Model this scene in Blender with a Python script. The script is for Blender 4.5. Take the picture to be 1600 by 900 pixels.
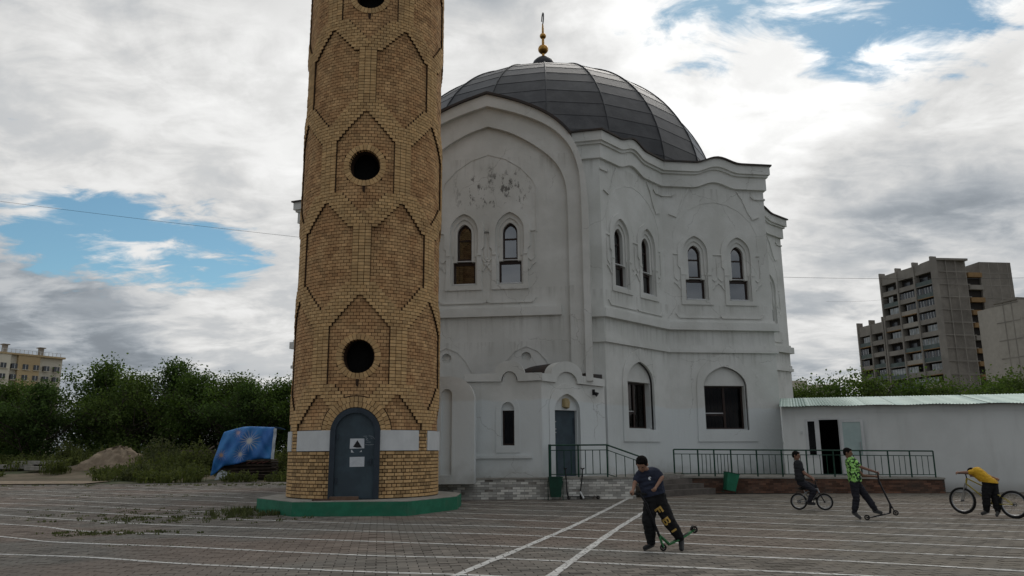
import bpy, bmesh, math, random
from mathutils import Vector, Matrix, Euler
from mathutils.geometry import tessellate_polygon
from mathutils.bvhtree import BVHTree
R = math.radians; PI = math.pi
for o in list(bpy.data.objects): bpy.data.objects.remove(o, do_unlink=True)
scn = bpy.context.scene; COL = scn.collection

# ------------------------------------------------------------------ camera
cam_d = bpy.data.cameras.new('camera'); cam = bpy.data.objects.new('camera', cam_d); COL.objects.link(cam)
cam_d.sensor_width = 36; cam_d.lens = 36*1200/1600; cam_d.clip_start = .1; cam_d.clip_end = 3000
PIT, ROL = R(12.0), R(0.45)
fw = Vector((0, math.cos(PIT), math.sin(PIT))); rt0 = Vector((1, 0, 0)); up0 = Vector((0, -math.sin(PIT), math.cos(PIT)))
rt = rt0*math.cos(ROL)-up0*math.sin(ROL); up = up0*math.cos(ROL)+rt0*math.sin(ROL)
mw = Matrix((rt, up, -fw)).transposed().to_4x4(); mw.translation = (0, 0, 1.6); cam.matrix_world = mw
scn.camera = cam
scn.render.resolution_x, scn.render.resolution_y = 1024, 576
# ------------------------------------------------------------------ sun, sky, exposure
SUN_EL, SUN_AZ = R(43), R(16)            # azimuth measured from +Y (view axis) towards +X: the sun stands behind the mosque, veiled by cloud
sdir = Vector((math.cos(SUN_EL)*math.sin(SUN_AZ), math.cos(SUN_EL)*math.cos(SUN_AZ), math.sin(SUN_EL)))
sl = bpy.data.lights.new('sun', 'SUN'); sl.energy = 0.6; sl.angle = R(25); sl.color = (1, .95, .88)
so = bpy.data.objects.new('sun', sl); COL.objects.link(so); so.rotation_euler = (-sdir).to_track_quat('-Z', 'Y').to_euler()
scn.view_settings.view_transform = 'Standard'; scn.view_settings.look = 'None'
scn.view_settings.gamma = 1; scn.view_settings.use_curve_mapping = False; scn.view_settings.exposure = 0.22

class NT:
    """small node-tree writer"""
    def __init__(s, nt): s.nt = nt; s.n = nt.nodes; s.l = nt.links
    def new(s, t, **kw):
        n = s.n.new(t)
        for k, v in kw.items(): setattr(n, k, v)
        return n
    def set(s, inp, v):
        if hasattr(v, 'is_output') or isinstance(v, bpy.types.NodeSocket): s.l.new(v, inp)
        else: inp.default_value = v
    def math(s, op, a, b=0.0, c=0.0, clamp=False):
        n = s.new('ShaderNodeMath', operation=op, use_clamp=clamp)
        s.set(n.inputs[0], a); s.set(n.inputs[1], b); s.set(n.inputs[2], c); return n.outputs[0]
    def vmath(s, op, a, b=(0, 0, 0)):
        n = s.new('ShaderNodeVectorMath', operation=op); s.set(n.inputs[0], a); s.set(n.inputs[1], b)
        return n.outputs['Value'] if op in ('DOT_PRODUCT', 'LENGTH', 'DISTANCE') else n.outputs[0]
    def mix(s, f, a, b, blend='MIX'):
        n = s.new('ShaderNodeMix', data_type='RGBA', blend_type=blend)
        s.set(n.inputs[0], f); s.set(n.inputs[6], a if not isinstance(a, tuple) else (*a[:3], 1)); s.set(n.inputs[7], b if not isinstance(b, tuple) else (*b[:3], 1))
        return n.outputs[2]
    def ramp(s, f, lo, hi):
        n = s.new('ShaderNodeMapRange', interpolation_type='SMOOTHSTEP'); s.set(n.inputs[0], f); n.inputs[1].default_value = lo; n.inputs[2].default_value = hi
        return n.outputs[0]
    def noise(s, vec, scale, detail=4, rough=.55, dist=0.0, col=False):
        n = s.new('ShaderNodeTexNoise'); s.set(n.inputs['Vector'], vec); n.inputs['Scale'].default_value = scale
        n.inputs['Detail'].default_value = detail; n.inputs['Roughness'].default_value = rough; n.inputs['Distortion'].default_value = dist
        return n.outputs[1 if col else 0]
    def comb(s, x, y, z):
        n = s.new('ShaderNodeCombineXYZ'); s.set(n.inputs[0], x); s.set(n.inputs[1], y); s.set(n.inputs[2], z); return n.outputs[0]
    def sep(s, v):
        n = s.new('ShaderNodeSeparateXYZ'); s.set(n.inputs[0], v); return n.outputs

world = bpy.data.worlds.new('World'); scn.world = world; world.use_nodes = True
w = NT(world.node_tree); w.n.clear()
sky = w.new('ShaderNodeTexSky', sky_type='NISHITA', sun_disc=False); sky.sun_elevation = SUN_EL; sky.sun_rotation = SUN_AZ
sky.air_density = 1.0; sky.dust_density = .25; sky.ozone_density = 2.0
dirv = w.new('ShaderNodeTexCoord').outputs['Generated']
dx, dy, dz = w.sep(dirv)
den = w.math('ADD', w.math('MAXIMUM', dz, 0.0), 0.20)
pv = w.comb(w.math('DIVIDE', dx, den), w.math('DIVIDE', dy, den), 0.0)
n1 = w.noise(pv, 1.25, 10, .55, .35)
n2 = w.noise(w.vmath('ADD', pv, (7.3, 2.1, 0)), 3.0, 9, .58, .4)
n3 = w.noise(w.vmath('ADD', pv, (3.3, 9.1, 4)), .9, 4, .5, .3)
n4 = w.noise(w.vmath('ADD', w.vmath('MULTIPLY', pv, (1.0, 1.6, 1)), (1.3, 5.1, 2)), 6.0, 8, .6, .5)
front = w.math('GREATER_THAN', dy, .05)
taz = w.math('DIVIDE', dx, w.math('MAXIMUM', dy, .05))
def gapf(a0, sa_, z0, sz_):
    e = w.math('ADD', w.math('POWER', w.math('ABSOLUTE', w.math('DIVIDE', w.math('SUBTRACT', taz, a0), sa_)), 2.0), w.math('POWER', w.math('ABSOLUTE', w.math('DIVIDE', w.math('SUBTRACT', dz, z0), sz_)), 2.0))
    return w.math('MULTIPLY', w.ramp(e, 2.6, .0), front)
gap = w.math('ADD', gapf(-.53, .18, .243, .054), w.math('MULTIPLY', gapf(.50, .24, .515, .085), .82))
rag = w.math('ADD', w.math('MULTIPLY', n1, .8), w.math('ADD', w.math('MULTIPLY', n2, .8), w.math('MULTIPLY', n4, .9)))
cover = w.math('SUBTRACT', rag, w.math('MULTIPLY', gap, .50))           # mean of rag about 1.25
cover = w.ramp(cover, .80, 1.02)
sd_ = w.vmath('DOT_PRODUCT', dirv, tuple(sdir))
glow = w.math('POWER', w.math('MAXIMUM', sd_, 0.0), 7.0)
fwd = w.math('MULTIPLY_ADD', sd_, .5, .5)
thin = w.ramp(w.math('MULTIPLY_ADD', n2, .35, w.math('MULTIPLY', n1, .65)), .54, .44)  # thin cloud transmits more light
body = w.ramp(w.math('MULTIPLY_ADD', n4, .3, w.math('MULTIPLY', n2, .7)), .40, .62)
big = w.ramp(n3, .40, .60)
lum = w.math('MULTIPLY_ADD', body, .20, .20)
lum = w.math('ADD', lum, w.math('MULTIPLY', big, .20))
lum = w.math('MULTIPLY', lum, w.math('MULTIPLY_ADD', fwd, .62, .68))
lum = w.math('ADD', lum, w.math('MULTIPLY', glow, w.math('MULTIPLY_ADD', thin, .44, .02)))
tint = w.mix(w.ramp(lum, .2, .65), (.84, .94, 1.05), (1.0, 1.0, .99))
cl = w.vmath('MULTIPLY', tint, w.comb(lum, lum, lum))
blue = w.vmath('MULTIPLY', sky.outputs[0], (.062, .078, .072))
skyc = w.mix(cover, blue, cl)
bg = w.new('ShaderNodeBackground'); w.l.new(skyc, bg.inputs[0]); bg.inputs[1].default_value = 1.0
wo = w.new('ShaderNodeOutputWorld'); w.l.new(bg.outputs[0], wo.inputs[0])

# ------------------------------------------------------------------ materials
MATS = {}
def M(name, c1, c2=None, rough=.8, scale=3.0, bump=0.0, bscale=40.0, metal=0.0, spec=.3, tone=False, fine=.0, extra=None, coord='Object', lohi=(.38, .64), bdist=.01):
    if name in MATS: return MATS[name]
    m = bpy.data.materials.new(name); m.use_nodes = True; MATS[name] = m
    t = NT(m.node_tree); t.n.clear()
    out = t.new('ShaderNodeOutputMaterial'); bs = t.new('ShaderNodeBsdfPrincipled'); t.l.new(bs.outputs[0], out.inputs[0])
    co = t.new('ShaderNodeTexCoord').outputs[coord] if coord != 'Position' else t.new('ShaderNodeNewGeometry').outputs['Position']
    c2 = c2 or tuple(x*.8 for x in c1)
    col = t.mix(t.ramp(t.noise(co, scale, 6, .6), *lohi), c2, c1)
    if fine: col = t.mix(fine, col, t.noise(co, scale*14, 3, .6, col=False), 'OVERLAY')
    if tone:
        a = t.new('ShaderNodeAttribute', attribute_name='tone').outputs['Fac']
        v = t.math('MULTIPLY_ADD', a, .75, .62); col = t.vmath('MULTIPLY', col, t.comb(v, v, v))
    if extra: col = extra(t, co, col, bs)
    t.set(bs.inputs['Base Color'], col if not isinstance(col, tuple) else (*col, 1))
    bs.inputs['Roughness'].default_value = rough; bs.inputs['Metallic'].default_value = metal; bs.inputs['Specular IOR Level'].default_value = spec
    if bump:
        b = t.new('ShaderNodeBump'); b.inputs['Strength'].default_value = bump; b.inputs['Distance'].default_value = bdist
        t.l.new(t.noise(co, bscale, 5, .6), b.inputs['Height']); t.l.new(b.outputs[0], bs.inputs['Normal'])
    return m

def stucco_extra(t, co, col, bs):
    p = t.new('ShaderNodeNewGeometry').outputs['Position']; x, y, z = t.sep(p)
    # repainted lower walls: a cooler, cleaner coat below about 3.2 m
    edge = t.math('ADD', z, t.math('MULTIPLY', t.noise(p, .6, 3), .5))
    col = t.mix(t.ramp(edge, 3.62, 3.50), col, (.67, .70, .70))
    # vertical rain streaks
    sv = t.vmath('MULTIPLY', p, (2.6, 2.6, .16)); st = t.ramp(t.noise(sv, 1.6, 6, .65), .56, .80)
    col = t.mix(t.math('MULTIPLY', st, .22), col, (.34, .33, .30))
    # big soft blotches
    col = t.mix(t.math('MULTIPLY', t.ramp(t.noise(p, .35, 4), .45, .7), .28), col, (.40, .40, .37))
    vo_ = t.new('ShaderNodeTexVoronoi', feature='DISTANCE_TO_EDGE'); t.l.new(t.vmath('ADD', p, t.vmath('MULTIPLY', t.noise(p, 1.3, 4, col=True), (.8, .8, .8))), vo_.inputs['Vector']); vo_.inputs['Scale'].default_value = .38
    crk = t.math('MULTIPLY', t.ramp(vo_.outputs['Distance'], .006, .001), t.ramp(t.noise(p, .45, 3), .47, .57))
    col = t.mix(t.math('MULTIPLY', crk, .42), col, (.22, .21, .19))
    spk_ = t.ramp(t.noise(p, 5.5, 4, .6), .72, .75); col = t.mix(t.math('MULTIPLY', spk_, .5), col, (.25, .24, .22))
    # dirt washed down below the string courses and the cornice
    for (zb_, ln_) in ((6.60, 1.1), (5.64, .8), (13.05, 1.0), (7.72, .6)):
        f_ = t.math('MULTIPLY', t.ramp(z, zb_-ln_, zb_), t.math('LESS_THAN', z, zb_+.02)); col = t.mix(t.math('MULTIPLY', t.math('MULTIPLY', f_, t.ramp(t.noise(t.vmath('MULTIPLY', p, (5, 5, .25)), 1.4, 6, .7), .46, .68)), .38), col, (.30, .29, .26))
    # dirt splash at the foot of the walls
    col = t.mix(t.math('MULTIPLY', t.ramp(t.math('ADD', z, t.math('MULTIPLY', t.noise(p, 2.5, 4), 1.2)), 1.9, .9), .45), col, (.26, .24, .20))
    return col
STUCCO = M('white_stucco', (.70, .70, .675), (.62, .62, .59), .85, .8, .35, 9, extra=stucco_extra, coord='Position', bdist=.02)
def portal_extra(t, co, col, bs):
    col = stucco_extra(t, co, col, bs)
    p = t.new('ShaderNodeNewGeometry').outputs['Position']; x, y, z = t.sep(p)
    zone = t.math('MULTIPLY', t.ramp(t.math('ABSOLUTE', t.math('SUBTRACT', z, 11.7)), 1.15, .35), t.ramp(t.math('ABSOLUTE', t.math('SUBTRACT', x, -.7)), 1.9, .8))
    sp = t.ramp(t.noise(t.vmath('MULTIPLY', p, (1.5, 1.5, .8)), 2.6, 7, .75), .54, .60)
    col = t.mix(t.math('MULTIPLY', t.math('MULTIPLY', sp, zone), .9), col, (.13, .125, .115))
    sm2 = t.math('MULTIPLY', t.ramp(t.math('ABSOLUTE', t.math('SUBTRACT', t.math('ADD', x, t.math('MULTIPLY', t.noise(p, 2, 3), .2)), -.72)), .16, .02), t.ramp(t.math('ABSOLUTE', t.math('SUBTRACT', z, 12.25)), .75, .25))
    return t.mix(t.math('MULTIPLY', t.math('MULTIPLY', sm2, t.ramp(t.noise(p, 7, 6, .75), .42, .6)), .8), col, (.12, .115, .11))
STUCCO_P = M('peeling_stucco', (.70, .70, .675), (.62, .62, .59), .85, .8, .35, 9, extra=portal_extra, coord='Position', bdist=.02)
def tower_dirt(t, co, col, bs):
    p = t.new('ShaderNodeNewGeometry').outputs['Position']
    col = t.mix(t.math('MULTIPLY', t.ramp(t.noise(p, .9, 5, .65), .54, .74), .45), col, (.22, .115, .06))
    st = t.ramp(t.noise(t.vmath('MULTIPLY', p, (2, 2, .25)), 1.5, 5), .55, .75)
    return t.mix(t.math('MULTIPLY', st, .25), col, (.16, .11, .07))
BRICK_Y = M('yellow_brick', (.61, .405, .20), (.55, .345, .16), .9, 8, .3, 60, tone=True, extra=tower_dirt, coord='Position')
BRICK_R = M('recessed_brick', (.60, .375, .185), (.47, .265, .125), .9, 2.2, .3, 60, tone=True, extra=tower_dirt, coord='Position')
MORTAR = M('brown_mortar', (.05, .028, .016), (.035, .02, .012), .95, 5, coord='Position')
PANEL_W = M('white_plaque', (.66, .67, .67), (.60, .61, .61), .7, 2)
GREEN = M('green_paint', (.024, .185, .105), (.018, .145, .08), .6, 4, .25, 30, extra=lambda t, co, col, bs: t.mix(t.math('MULTIPLY', t.ramp(t.noise(co, 6, 7, .75), .66, .70), .6), t.mix(t.math('MULTIPLY', t.ramp(t.noise(co, 2, 5), .5, .7), .4), col, (.05, .075, .05)), (.16, .15, .125)))
GREEN_D = M('dark_green_paint', (.013, .064, .040), (.010, .044, .028), .5, 4, .1, 40)
CONC = M('concrete', (.34, .32, .29), (.25, .24, .21), .92, 3, .4, 25, fine=.3)
STEEL_D = M('blue_grey_door', (.050, .075, .092), (.040, .058, .072), .55, 2.5, .08, 20)
STEEL_F = M('door_frame_steel', (.032, .045, .060), (.026, .036, .048), .5, 3)
PAPER = M('paper', (.62, .64, .66), (.55, .57, .60), .8, 6)
INK = M('print_ink', (.02, .02, .022), None, .8)
CHALK = M('chalk', (.36, .39, .42), None, .9)
DARKIN = M('interior_shade', (.008, .008, .008), None, .95)  # near-black colour standing in for the shade of unlit interiors
FRAME_B = M('brown_window_frame', (.038, .022, .017), (.028, .016, .013), .45, 6)
CURTAIN = M('brown_curtain', (.10, .06, .048), (.05, .03, .026), .9, 2)
METAL_R = M('dome_metal', (.062, .063, .067), (.040, .041, .045), .46, 1.3, .12, 6, metal=.2, tone=True, fine=.25)
SEAM = M('seam_metal', (.05, .052, .056), None, .5, 3, metal=.4)
ROOFCAP = M('roof_cap', (.045, .042, .042), (.06, .045, .038), .7, 2)
GOLD = M('gold', (.50, .28, .075), (.36, .19, .05), .32, 8, metal=.9)
FIN_DK = M('dark_finial', (.045, .045, .05), None, .4, metal=.6)
def glass_mat(name, tintc, fac, fres=.7):
    m = bpy.data.materials.new(name); m.use_nodes = True; MATS[name] = m; t = NT(m.node_tree); t.n.clear()
    out = t.new('ShaderNodeOutputMaterial'); tr = t.new('ShaderNodeBsdfTransparent'); tr.inputs[0].default_value = (*tintc, 1)
    gl = t.new('ShaderNodeBsdfGlossy'); gl.inputs['Roughness'].default_value = .04; gl.inputs[0].default_value = (.95, .97, 1, 1)
    b = t.new('ShaderNodeBump'); b.inputs['Strength'].default_value = .05; t.l.new(t.noise(t.new('ShaderNodeTexCoord').outputs['Object'], 1.5, 2), b.inputs['Height']); t.l.new(b.outputs[0], gl.inputs['Normal'])
    lw = t.new('ShaderNodeLayerWeight'); lw.inputs[0].default_value = .35
    f = t.math('MULTIPLY_ADD', lw.outputs['Fresnel'], fres, fac, clamp=True)
    mx = t.new('ShaderNodeMixShader'); t.l.new(f, mx.inputs[0]); t.l.new(tr.outputs[0], mx.inputs[1]); t.l.new(gl.outputs[0], mx.inputs[2]); t.l.new(mx.outputs[0], out.inputs[0])
    return m
GLASS = glass_mat('window_glass', (.30, .31, .32), .17)
GLASS_D = glass_mat('dim_glass', (.45, .42, .40), .0, .22)
def paver_extra(t, co, col, bs):
    p = t.new('ShaderNodeNewGeometry').outputs['Position']; x, y, z = t.sep(p)
    big = t.noise(p, .22, 4, .6)
    col = t.mix(t.ramp(big, .42, .62), col, (.168, .156, .136))
    col = t.mix(t.math('MULTIPLY', t.ramp(t.noise(t.vmath('ADD', p, (40, 0, 0)), .16, 3), .48, .6), .6), col, (.195, .146, .116))
    # sand washed over the right hand side
    col = t.mix(t.math('MULTIPLY', t.math('MULTIPLY', t.ramp(x, 1.0, 6.5), t.ramp(t.noise(p, 1.1, 6, .7), .30, .62)), .75), col, (.185, .160, .125))
    col = t.mix(t.math('MULTIPLY', t.ramp(t.noise(p, 3.5, 6, .75), .62, .74), .45), col, (.05, .046, .04))
    return col
PAVER = M('concrete_paver', (.195, .172, .146), (.155, .138, .118), .9, 1.2, .3, 50, tone=True, fine=.25, extra=paver_extra, coord='Position')
JOINT = M('joint_sand', (.06, .055, .047), (.04, .036, .03), .95, 2, coord='Position')
def paint_mat():
    m = bpy.data.materials.new('worn_white_paint'); m.use_nodes = True; t = NT(m.node_tree); t.n.clear()
    out = t.new('ShaderNodeOutputMaterial'); bs = t.new('ShaderNodeBsdfPrincipled'); bs.inputs['Roughness'].default_value = .8
    p = t.new('ShaderNodeNewGeometry').outputs['Position']
    t.l.new(t.mix(t.ramp(t.noise(p, 3, 5), .35, .65), (.55, .54, .51), (.70, .69, .66)), bs.inputs['Base Color'])
    rot = t.new('ShaderNodeMapping'); rot.inputs['Rotation'].default_value = (0, 0, -PAV_A); t.l.new(p, rot.inputs[0])
    bt = t.new('ShaderNodeTexBrick'); t.l.new(rot.outputs[0], bt.inputs[0]); bt.inputs['Scale'].default_value = 1; bt.inputs['Brick Width'].default_value = .30; bt.inputs['Row Height'].default_value = .15
    bt.inputs['Mortar Size'].default_value = .007; bt.inputs['Mortar Smooth'].default_value = 0; bt.offset = .5
    wear = t.math('MULTIPLY', t.ramp(t.noise(p, 9, 6, .75), .54, .62), t.ramp(t.noise(p, .5, 3), .34, .58))
    x, y, z = t.sep(p)
    wear = t.math('MAXIMUM', wear, t.math('MULTIPLY', t.ramp(x, 4, 10), t.ramp(t.noise(p, 2.2, 6, .7), .5, .66)))
    hide = t.math('MAXIMUM', wear, t.math('MULTIPLY', bt.outputs['Fac'], .9))
    tr = t.new('ShaderNodeBsdfTransparent'); mx = t.new('ShaderNodeMixShader'); t.l.new(hide, mx.inputs[0]); t.l.new(bs.outputs[0], mx.inputs[1]); t.l.new(tr.outputs[0], mx.inputs[2]); t.l.new(mx.outputs[0], out.inputs[0])
    return m
PAV_A = R(9.7)
PAINT = paint_mat()
DIRT = M('bare_earth', (.17, .135, .095), (.10, .082, .055), .95, .12, .6, 3, coord='Position', fine=.3,
         extra=lambda t, co, col, bs: t.mix(t.ramp(t.noise(co, .09, 6, .7), .46, .58), col, (.048, .060, .026)))
SAND = M('sandy_soil', (.29, .23, .165), (.20, .155, .11), .95, 2.5, .5, 12, coord='Position')
RBRICK = M('red_brick', (.17, .085, .055), (.11, .06, .042), .9, 3, .3, 40, tone=True, coord='Position',
           extra=lambda t, co, col, bs: t.mix(t.math('MULTIPLY', t.ramp(t.noise(co, .8, 4), .45, .65), .6), col, (.085, .07, .058)))
RMORT = M('grey_mortar', (.10, .085, .07), (.07, .06, .05), .95, 4, coord='Position')
WBRICK = M('whitewashed_brick', (.62, .61, .57), (.52, .50, .46), .9, 1.5, .4, 30, tone=True, coord='Position',
           extra=lambda t, co, col, bs: t.mix(t.ramp(t.math('ADD', t.noise(co, 1.6, 7, .72), t.math('MULTIPLY', t.sep(co)[2], -.10)), .57, .66), col, (.24, .20, .165)))
WMORT = M('dirty_mortar', (.36, .34, .31), (.19, .17, .15), .95, 2.5, coord='Position')
STEP = M('step_concrete', (.15, .13, .115), (.10, .088, .078), .92, 2, .3, 25, coord='Position')
ANNEX = M('annex_plaster', (.68, .69, .675), (.61, .62, .605), .85, .5, .2, 8, coord='Position',
          extra=lambda t, co, col, bs: t.mix(t.math('MULTIPLY', t.ramp(t.sep(co)[2], .5, .0), .5), t.mix(t.math('MULTIPLY', t.ramp(t.noise(t.vmath('MULTIPLY', co, (2, 2, .3)), 1.2, 5), .5, .75), .18), col, (.3, .29, .26)), (.25, .23, .2)))
PVC = M('white_pvc', (.62, .63, .63), (.56, .57, .57), .4, 3)
CORR = M('pale_green_sheet', (.34, .46, .41), (.28, .40, .35), .45, 1.5, metal=.2, fine=.2)
RUBBER = M('black_rubber', (.012, .012, .012), None, .7)
CHROME = M('bright_metal', (.45, .45, .45), None, .3, metal=.9)
BLACKP = M('black_metal', (.016, .016, .018), None, .4, metal=.3)
LEAF = []
def leaf_mat(name, c1, c2):
    m = M(name, c1, c2, .75, 2.5, tone=True, coord='Position', spec=.12); t = NT(m.node_tree)
    bs = next(n for n in t.n if n.type == 'BSDF_PRINCIPLED'); out = next(n for n in t.n if n.type == 'OUTPUT_MATERIAL'); src = bs.inputs['Base Color'].links[0].from_socket
    tl = t.new('ShaderNodeBsdfTranslucent'); t.l.new(t.vmath('MULTIPLY', src, (1.25, 1.35, .7)), tl.inputs[0]); mx = t.new('ShaderNodeMixShader'); mx.inputs[0].default_value = .42
    t.l.new(bs.outputs[0], mx.inputs[1]); t.l.new(tl.outputs[0], mx.inputs[2]); t.l.new(mx.outputs[0], out.inputs[0]); return m
for i, (a_, b_) in enumerate([((.10, .150, .042), (.058, .095, .026)), ((.115, .158, .048), (.066, .10, .03)), ((.084, .132, .044), (.05, .082, .028))]): LEAF.append(leaf_mat('leaf_%d' % i, a_, b_))
BARK = M('bark', (.06, .047, .036), (.035, .028, .022), .95, 6)
WEED = leaf_mat('weed_green', (.12, .135, .050), (.07, .085, .03))
WEED2 = leaf_mat('dusty_weed', (.115, .125, .06), (.07, .08, .04))

# ------------------------------------------------------------------ mesh helpers
ORG = {}
def link(o): COL.objects.link(o); return o
def V3(p): return Vector(p)
class Fr:
    """wall frame: plan origin a, along e, outward n (to the viewer's side of a->b)"""
    def __init__(s, a, b):
        s.a = Vector((a[0], a[1], 0)); d = Vector((b[0]-a[0], b[1]-a[1], 0)); s.L = d.length; s.e = d/s.L; s.n = Vector((s.e.y, -s.e.x, 0))
    def __call__(s, u, z, w_=0): p = s.a+s.e*u+s.n*w_; return (p.x, p.y, z)
class MB:
    def __init__(s): s.v = []; s.f = []; s.t = []; s.cur = .5
    def add(s, vs, fs):
        k = len(s.v); s.v += [tuple(p) for p in vs]; s.f += [tuple(i+k for i in f) for f in fs]; s.t += [s.cur]*len(vs); return s
    def box(s, x0, x1, y0, y1, z0, z1):
        return s.add([(x0, y0, z0), (x1, y0, z0), (x1, y1, z0), (x0, y1, z0), (x0, y0, z1), (x1, y0, z1), (x1, y1, z1), (x0, y1, z1)],
                     [(0, 3, 2, 1), (4, 5, 6, 7), (0, 1, 5, 4), (1, 2, 6, 5), (2, 3, 7, 6), (3, 0, 4, 7)])
    def fbox(s, fr, u0, u1, z0, z1, w0, w1):
        vs = [fr(u, z, w_) for z in (z0, z1) for (u, w_) in ((u0, w1), (u1, w1), (u1, w0), (u0, w0))]
        return s.add(vs, [(0, 3, 2, 1), (4, 5, 6, 7), (0, 1, 5, 4), (1, 2, 6, 5), (2, 3, 7, 6), (3, 0, 4, 7)])
    def slab(s, fr, outer, holes, w0, w1, back=False, sides=True, hole_sides=True):
        loops = [outer]+list(holes); flat = [p for lp in loops for p in lp]
        tris = tessellate_polygon([[Vector((p[0], p[1], 0)) for p in lp] for lp in loops])
        n = len(flat); vs = [fr(p[0], p[1], w1) for p in flat]; fs = []
        for t in tris:
            (ax, ay), (bx, by), (cx, cy) = flat[t[0]], flat[t[1]], flat[t[2]]
            ar = (bx-ax)*(cy-ay)-(by-ay)*(cx-ax)
            if abs(ar) < 1e-9: continue
            fs.append(t if ar > 0 else (t[0], t[2], t[1]))
        if back: fs += [tuple(i+n for i in reversed(f)) for f in list(fs)]
        vs += [fr(p[0], p[1], w0) for p in flat]; k = 0
        for li, lp in enumerate(loops):
            m = len(lp); ar = sum(lp[i-1][0]*lp[i][1]-lp[i][0]*lp[i-1][1] for i in range(m)); ccw = ar > 0
            if (sides if li == 0 else hole_sides):
                for i in range(m):
                    j = (i+1) % m; q = (k+i, k+i+n, k+j+n, k+j)
                    fs.append(q if ccw == (li == 0) else q[::-1])
            k += m
        return s.add(vs, fs)
    def strip(s, fr, pts, wd, w0, w1):
        for (a, b) in zip(pts, pts[1:]):
            d = Vector((b[0]-a[0], b[1]-a[1])); L = d.length
            if L < 1e-6: continue
            d /= L; q = Vector((-d.y, d.x))*wd/2; d *= wd*.25
            P = [(a[0]-d.x-q.x, a[1]-d.y-q.y), (b[0]+d.x-q.x, b[1]+d.y-q.y), (b[0]+d.x+q.x, b[1]+d.y+q.y), (a[0]-d.x+q.x, a[1]-d.y+q.y)]
            s.slab(fr, P, [], w0, w1)
        return s
    def tube(s, pts, r, n=8, caps=True):
        pts = [Vector(p) for p in pts]; rs = r if isinstance(r, (list, tuple)) else [r]*len(pts); vs = []; fs = []; pv_ = None
        for i, p in enumerate(pts):
            d = (pts[min(i+1, len(pts)-1)]-pts[max(i-1, 0)]).normalized()
            a = (pv_-d*pv_.dot(d)) if pv_ is not None else (Vector((0, 0, 1)).cross(d) if abs(d.z) < .95 else Vector((1, 0, 0)).cross(d))
            a.normalize(); pv_ = a; b = d.cross(a)
            vs += [p+a*math.cos(2*PI*k/n)*rs[i]+b*math.sin(2*PI*k/n)*rs[i] for k in range(n)]
        for i in range(len(pts)-1):
            for k in range(n): fs.append((i*n+k, i*n+(k+1) % n, (i+1)*n+(k+1) % n, (i+1)*n+k))
        if caps: fs += [tuple(range(n-1, -1, -1)), tuple(range((len(pts)-1)*n, len(pts)*n))]
        return s.add(vs, fs)
    def lathe(s, prof, c=(0, 0, 0), n=24, axis='Z'):
        vs = []; fs = []; c = Vector(c)
        for (r, h) in prof:
            for k in range(n):
                a = 2*PI*k/n; x, y = r*math.cos(a), r*math.sin(a)
                vs.append(c+(Vector((x, y, h)) if axis == 'Z' else Vector((x, h, y))))
        m = len(prof)
        for i in range(m-1):
            for k in range(n):
                q = (i*n+k, i*n+(k+1) % n, (i+1)*n+(k+1) % n, (i+1)*n+k); fs.append(q if axis == 'Z' else q[::-1])
        return s.add(vs, fs)
    def ring(s, c, R_, r, n=28, m=8, axis=(0, 1, 0)):
        ax = Vector(axis).normalized(); a = ax.orthogonal().normalized(); b = ax.cross(a); c = Vector(c)
        return s.tube_closed([c+(a*math.cos(2*PI*i/n)+b*math.sin(2*PI*i/n))*R_ for i in range(n)], r, m, ax, c)
    def tube_closed(s, pts, r, m, ax, c):
        n = len(pts); vs = []; fs = []
        for p in pts:
            o = (p-c).normalized()
            vs += [p+o*math.cos(2*PI*k/m)*r+ax*math.sin(2*PI*k/m)*r for k in range(m)]
        for i in range(n):
            for k in range(m): fs.append((i*m+k, ((i+1) % n)*m+k, ((i+1) % n)*m+(k+1) % m, i*m+(k+1) % m))
        return s.add(vs, fs)
    def ell(s, c, rad, rot=(0, 0, 0), n=14, m=9):
        q = Euler(rot).to_matrix(); c = Vector(c); vs = []; fs = []
        for i in range(m+1):
            th = PI*i/m
            for k in range(n):
                ph = 2*PI*k/n; vs.append(c+q @ Vector((rad[0]*math.sin(th)*math.cos(ph), rad[1]*math.sin(th)*math.sin(ph), -rad[2]*math.cos(th))))
        for i in range(m):
            for k in range(n): fs.append((i*n+k, i*n+(k+1) % n, (i+1)*n+(k+1) % n, (i+1)*n+k))
        return s.add(vs, fs)
    def cap(s, p0, r0, p1, r1, n=12):
        p0, p1 = Vector(p0), Vector(p1); d = (p1-p0)
        if d.length < 1e-5: return s.ell(p0, (r0,)*3)
        d.normalize(); P = []; r = []
        for a in (90, 60, 30): P.append(p0-d*r0*math.sin(R(a))); r.append(max(r0*math.cos(R(a)), .0008))
        P.append(p0); r.append(r0); P.append(p1); r.append(r1)
        for a in (30, 60, 90): P.append(p1+d*r1*math.sin(R(a))); r.append(max(r1*math.cos(R(a)), .0008))
        return s.tube(P, r, n)
    def mesh(s, name, off=(0, 0, 0)):
        me = bpy.data.meshes.new(name); o = off
        me.from_pydata([(p[0]-o[0], p[1]-o[1], p[2]-o[2]) for p in s.v], [], s.f)
        if any(abs(t-.5) > 1e-6 for t in s.t):
            at = me.attributes.new('tone', 'FLOAT', 'POINT'); at.data.foreach_set('value', s.t)
        me.update(); return me
    def build(s, name, mat, parent=None, smooth=False):
        o = ORG.get(parent.name, (0, 0, 0)) if parent else (0, 0, 0)
        me = s.mesh(name, o); me.materials.append(mat)
        if smooth: me.shade_smooth()
        ob = link(bpy.data.objects.new(name, me))
        if parent: ob.parent = parent; ORG[ob.name] = o
        return ob
def tag(o, label=None, cat=None, group=None, kind=None):
    if label: o['label'] = label
    if cat: o['category'] = cat
    if group: o['group'] = group
    if kind: o['kind'] = kind
    return o
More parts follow.
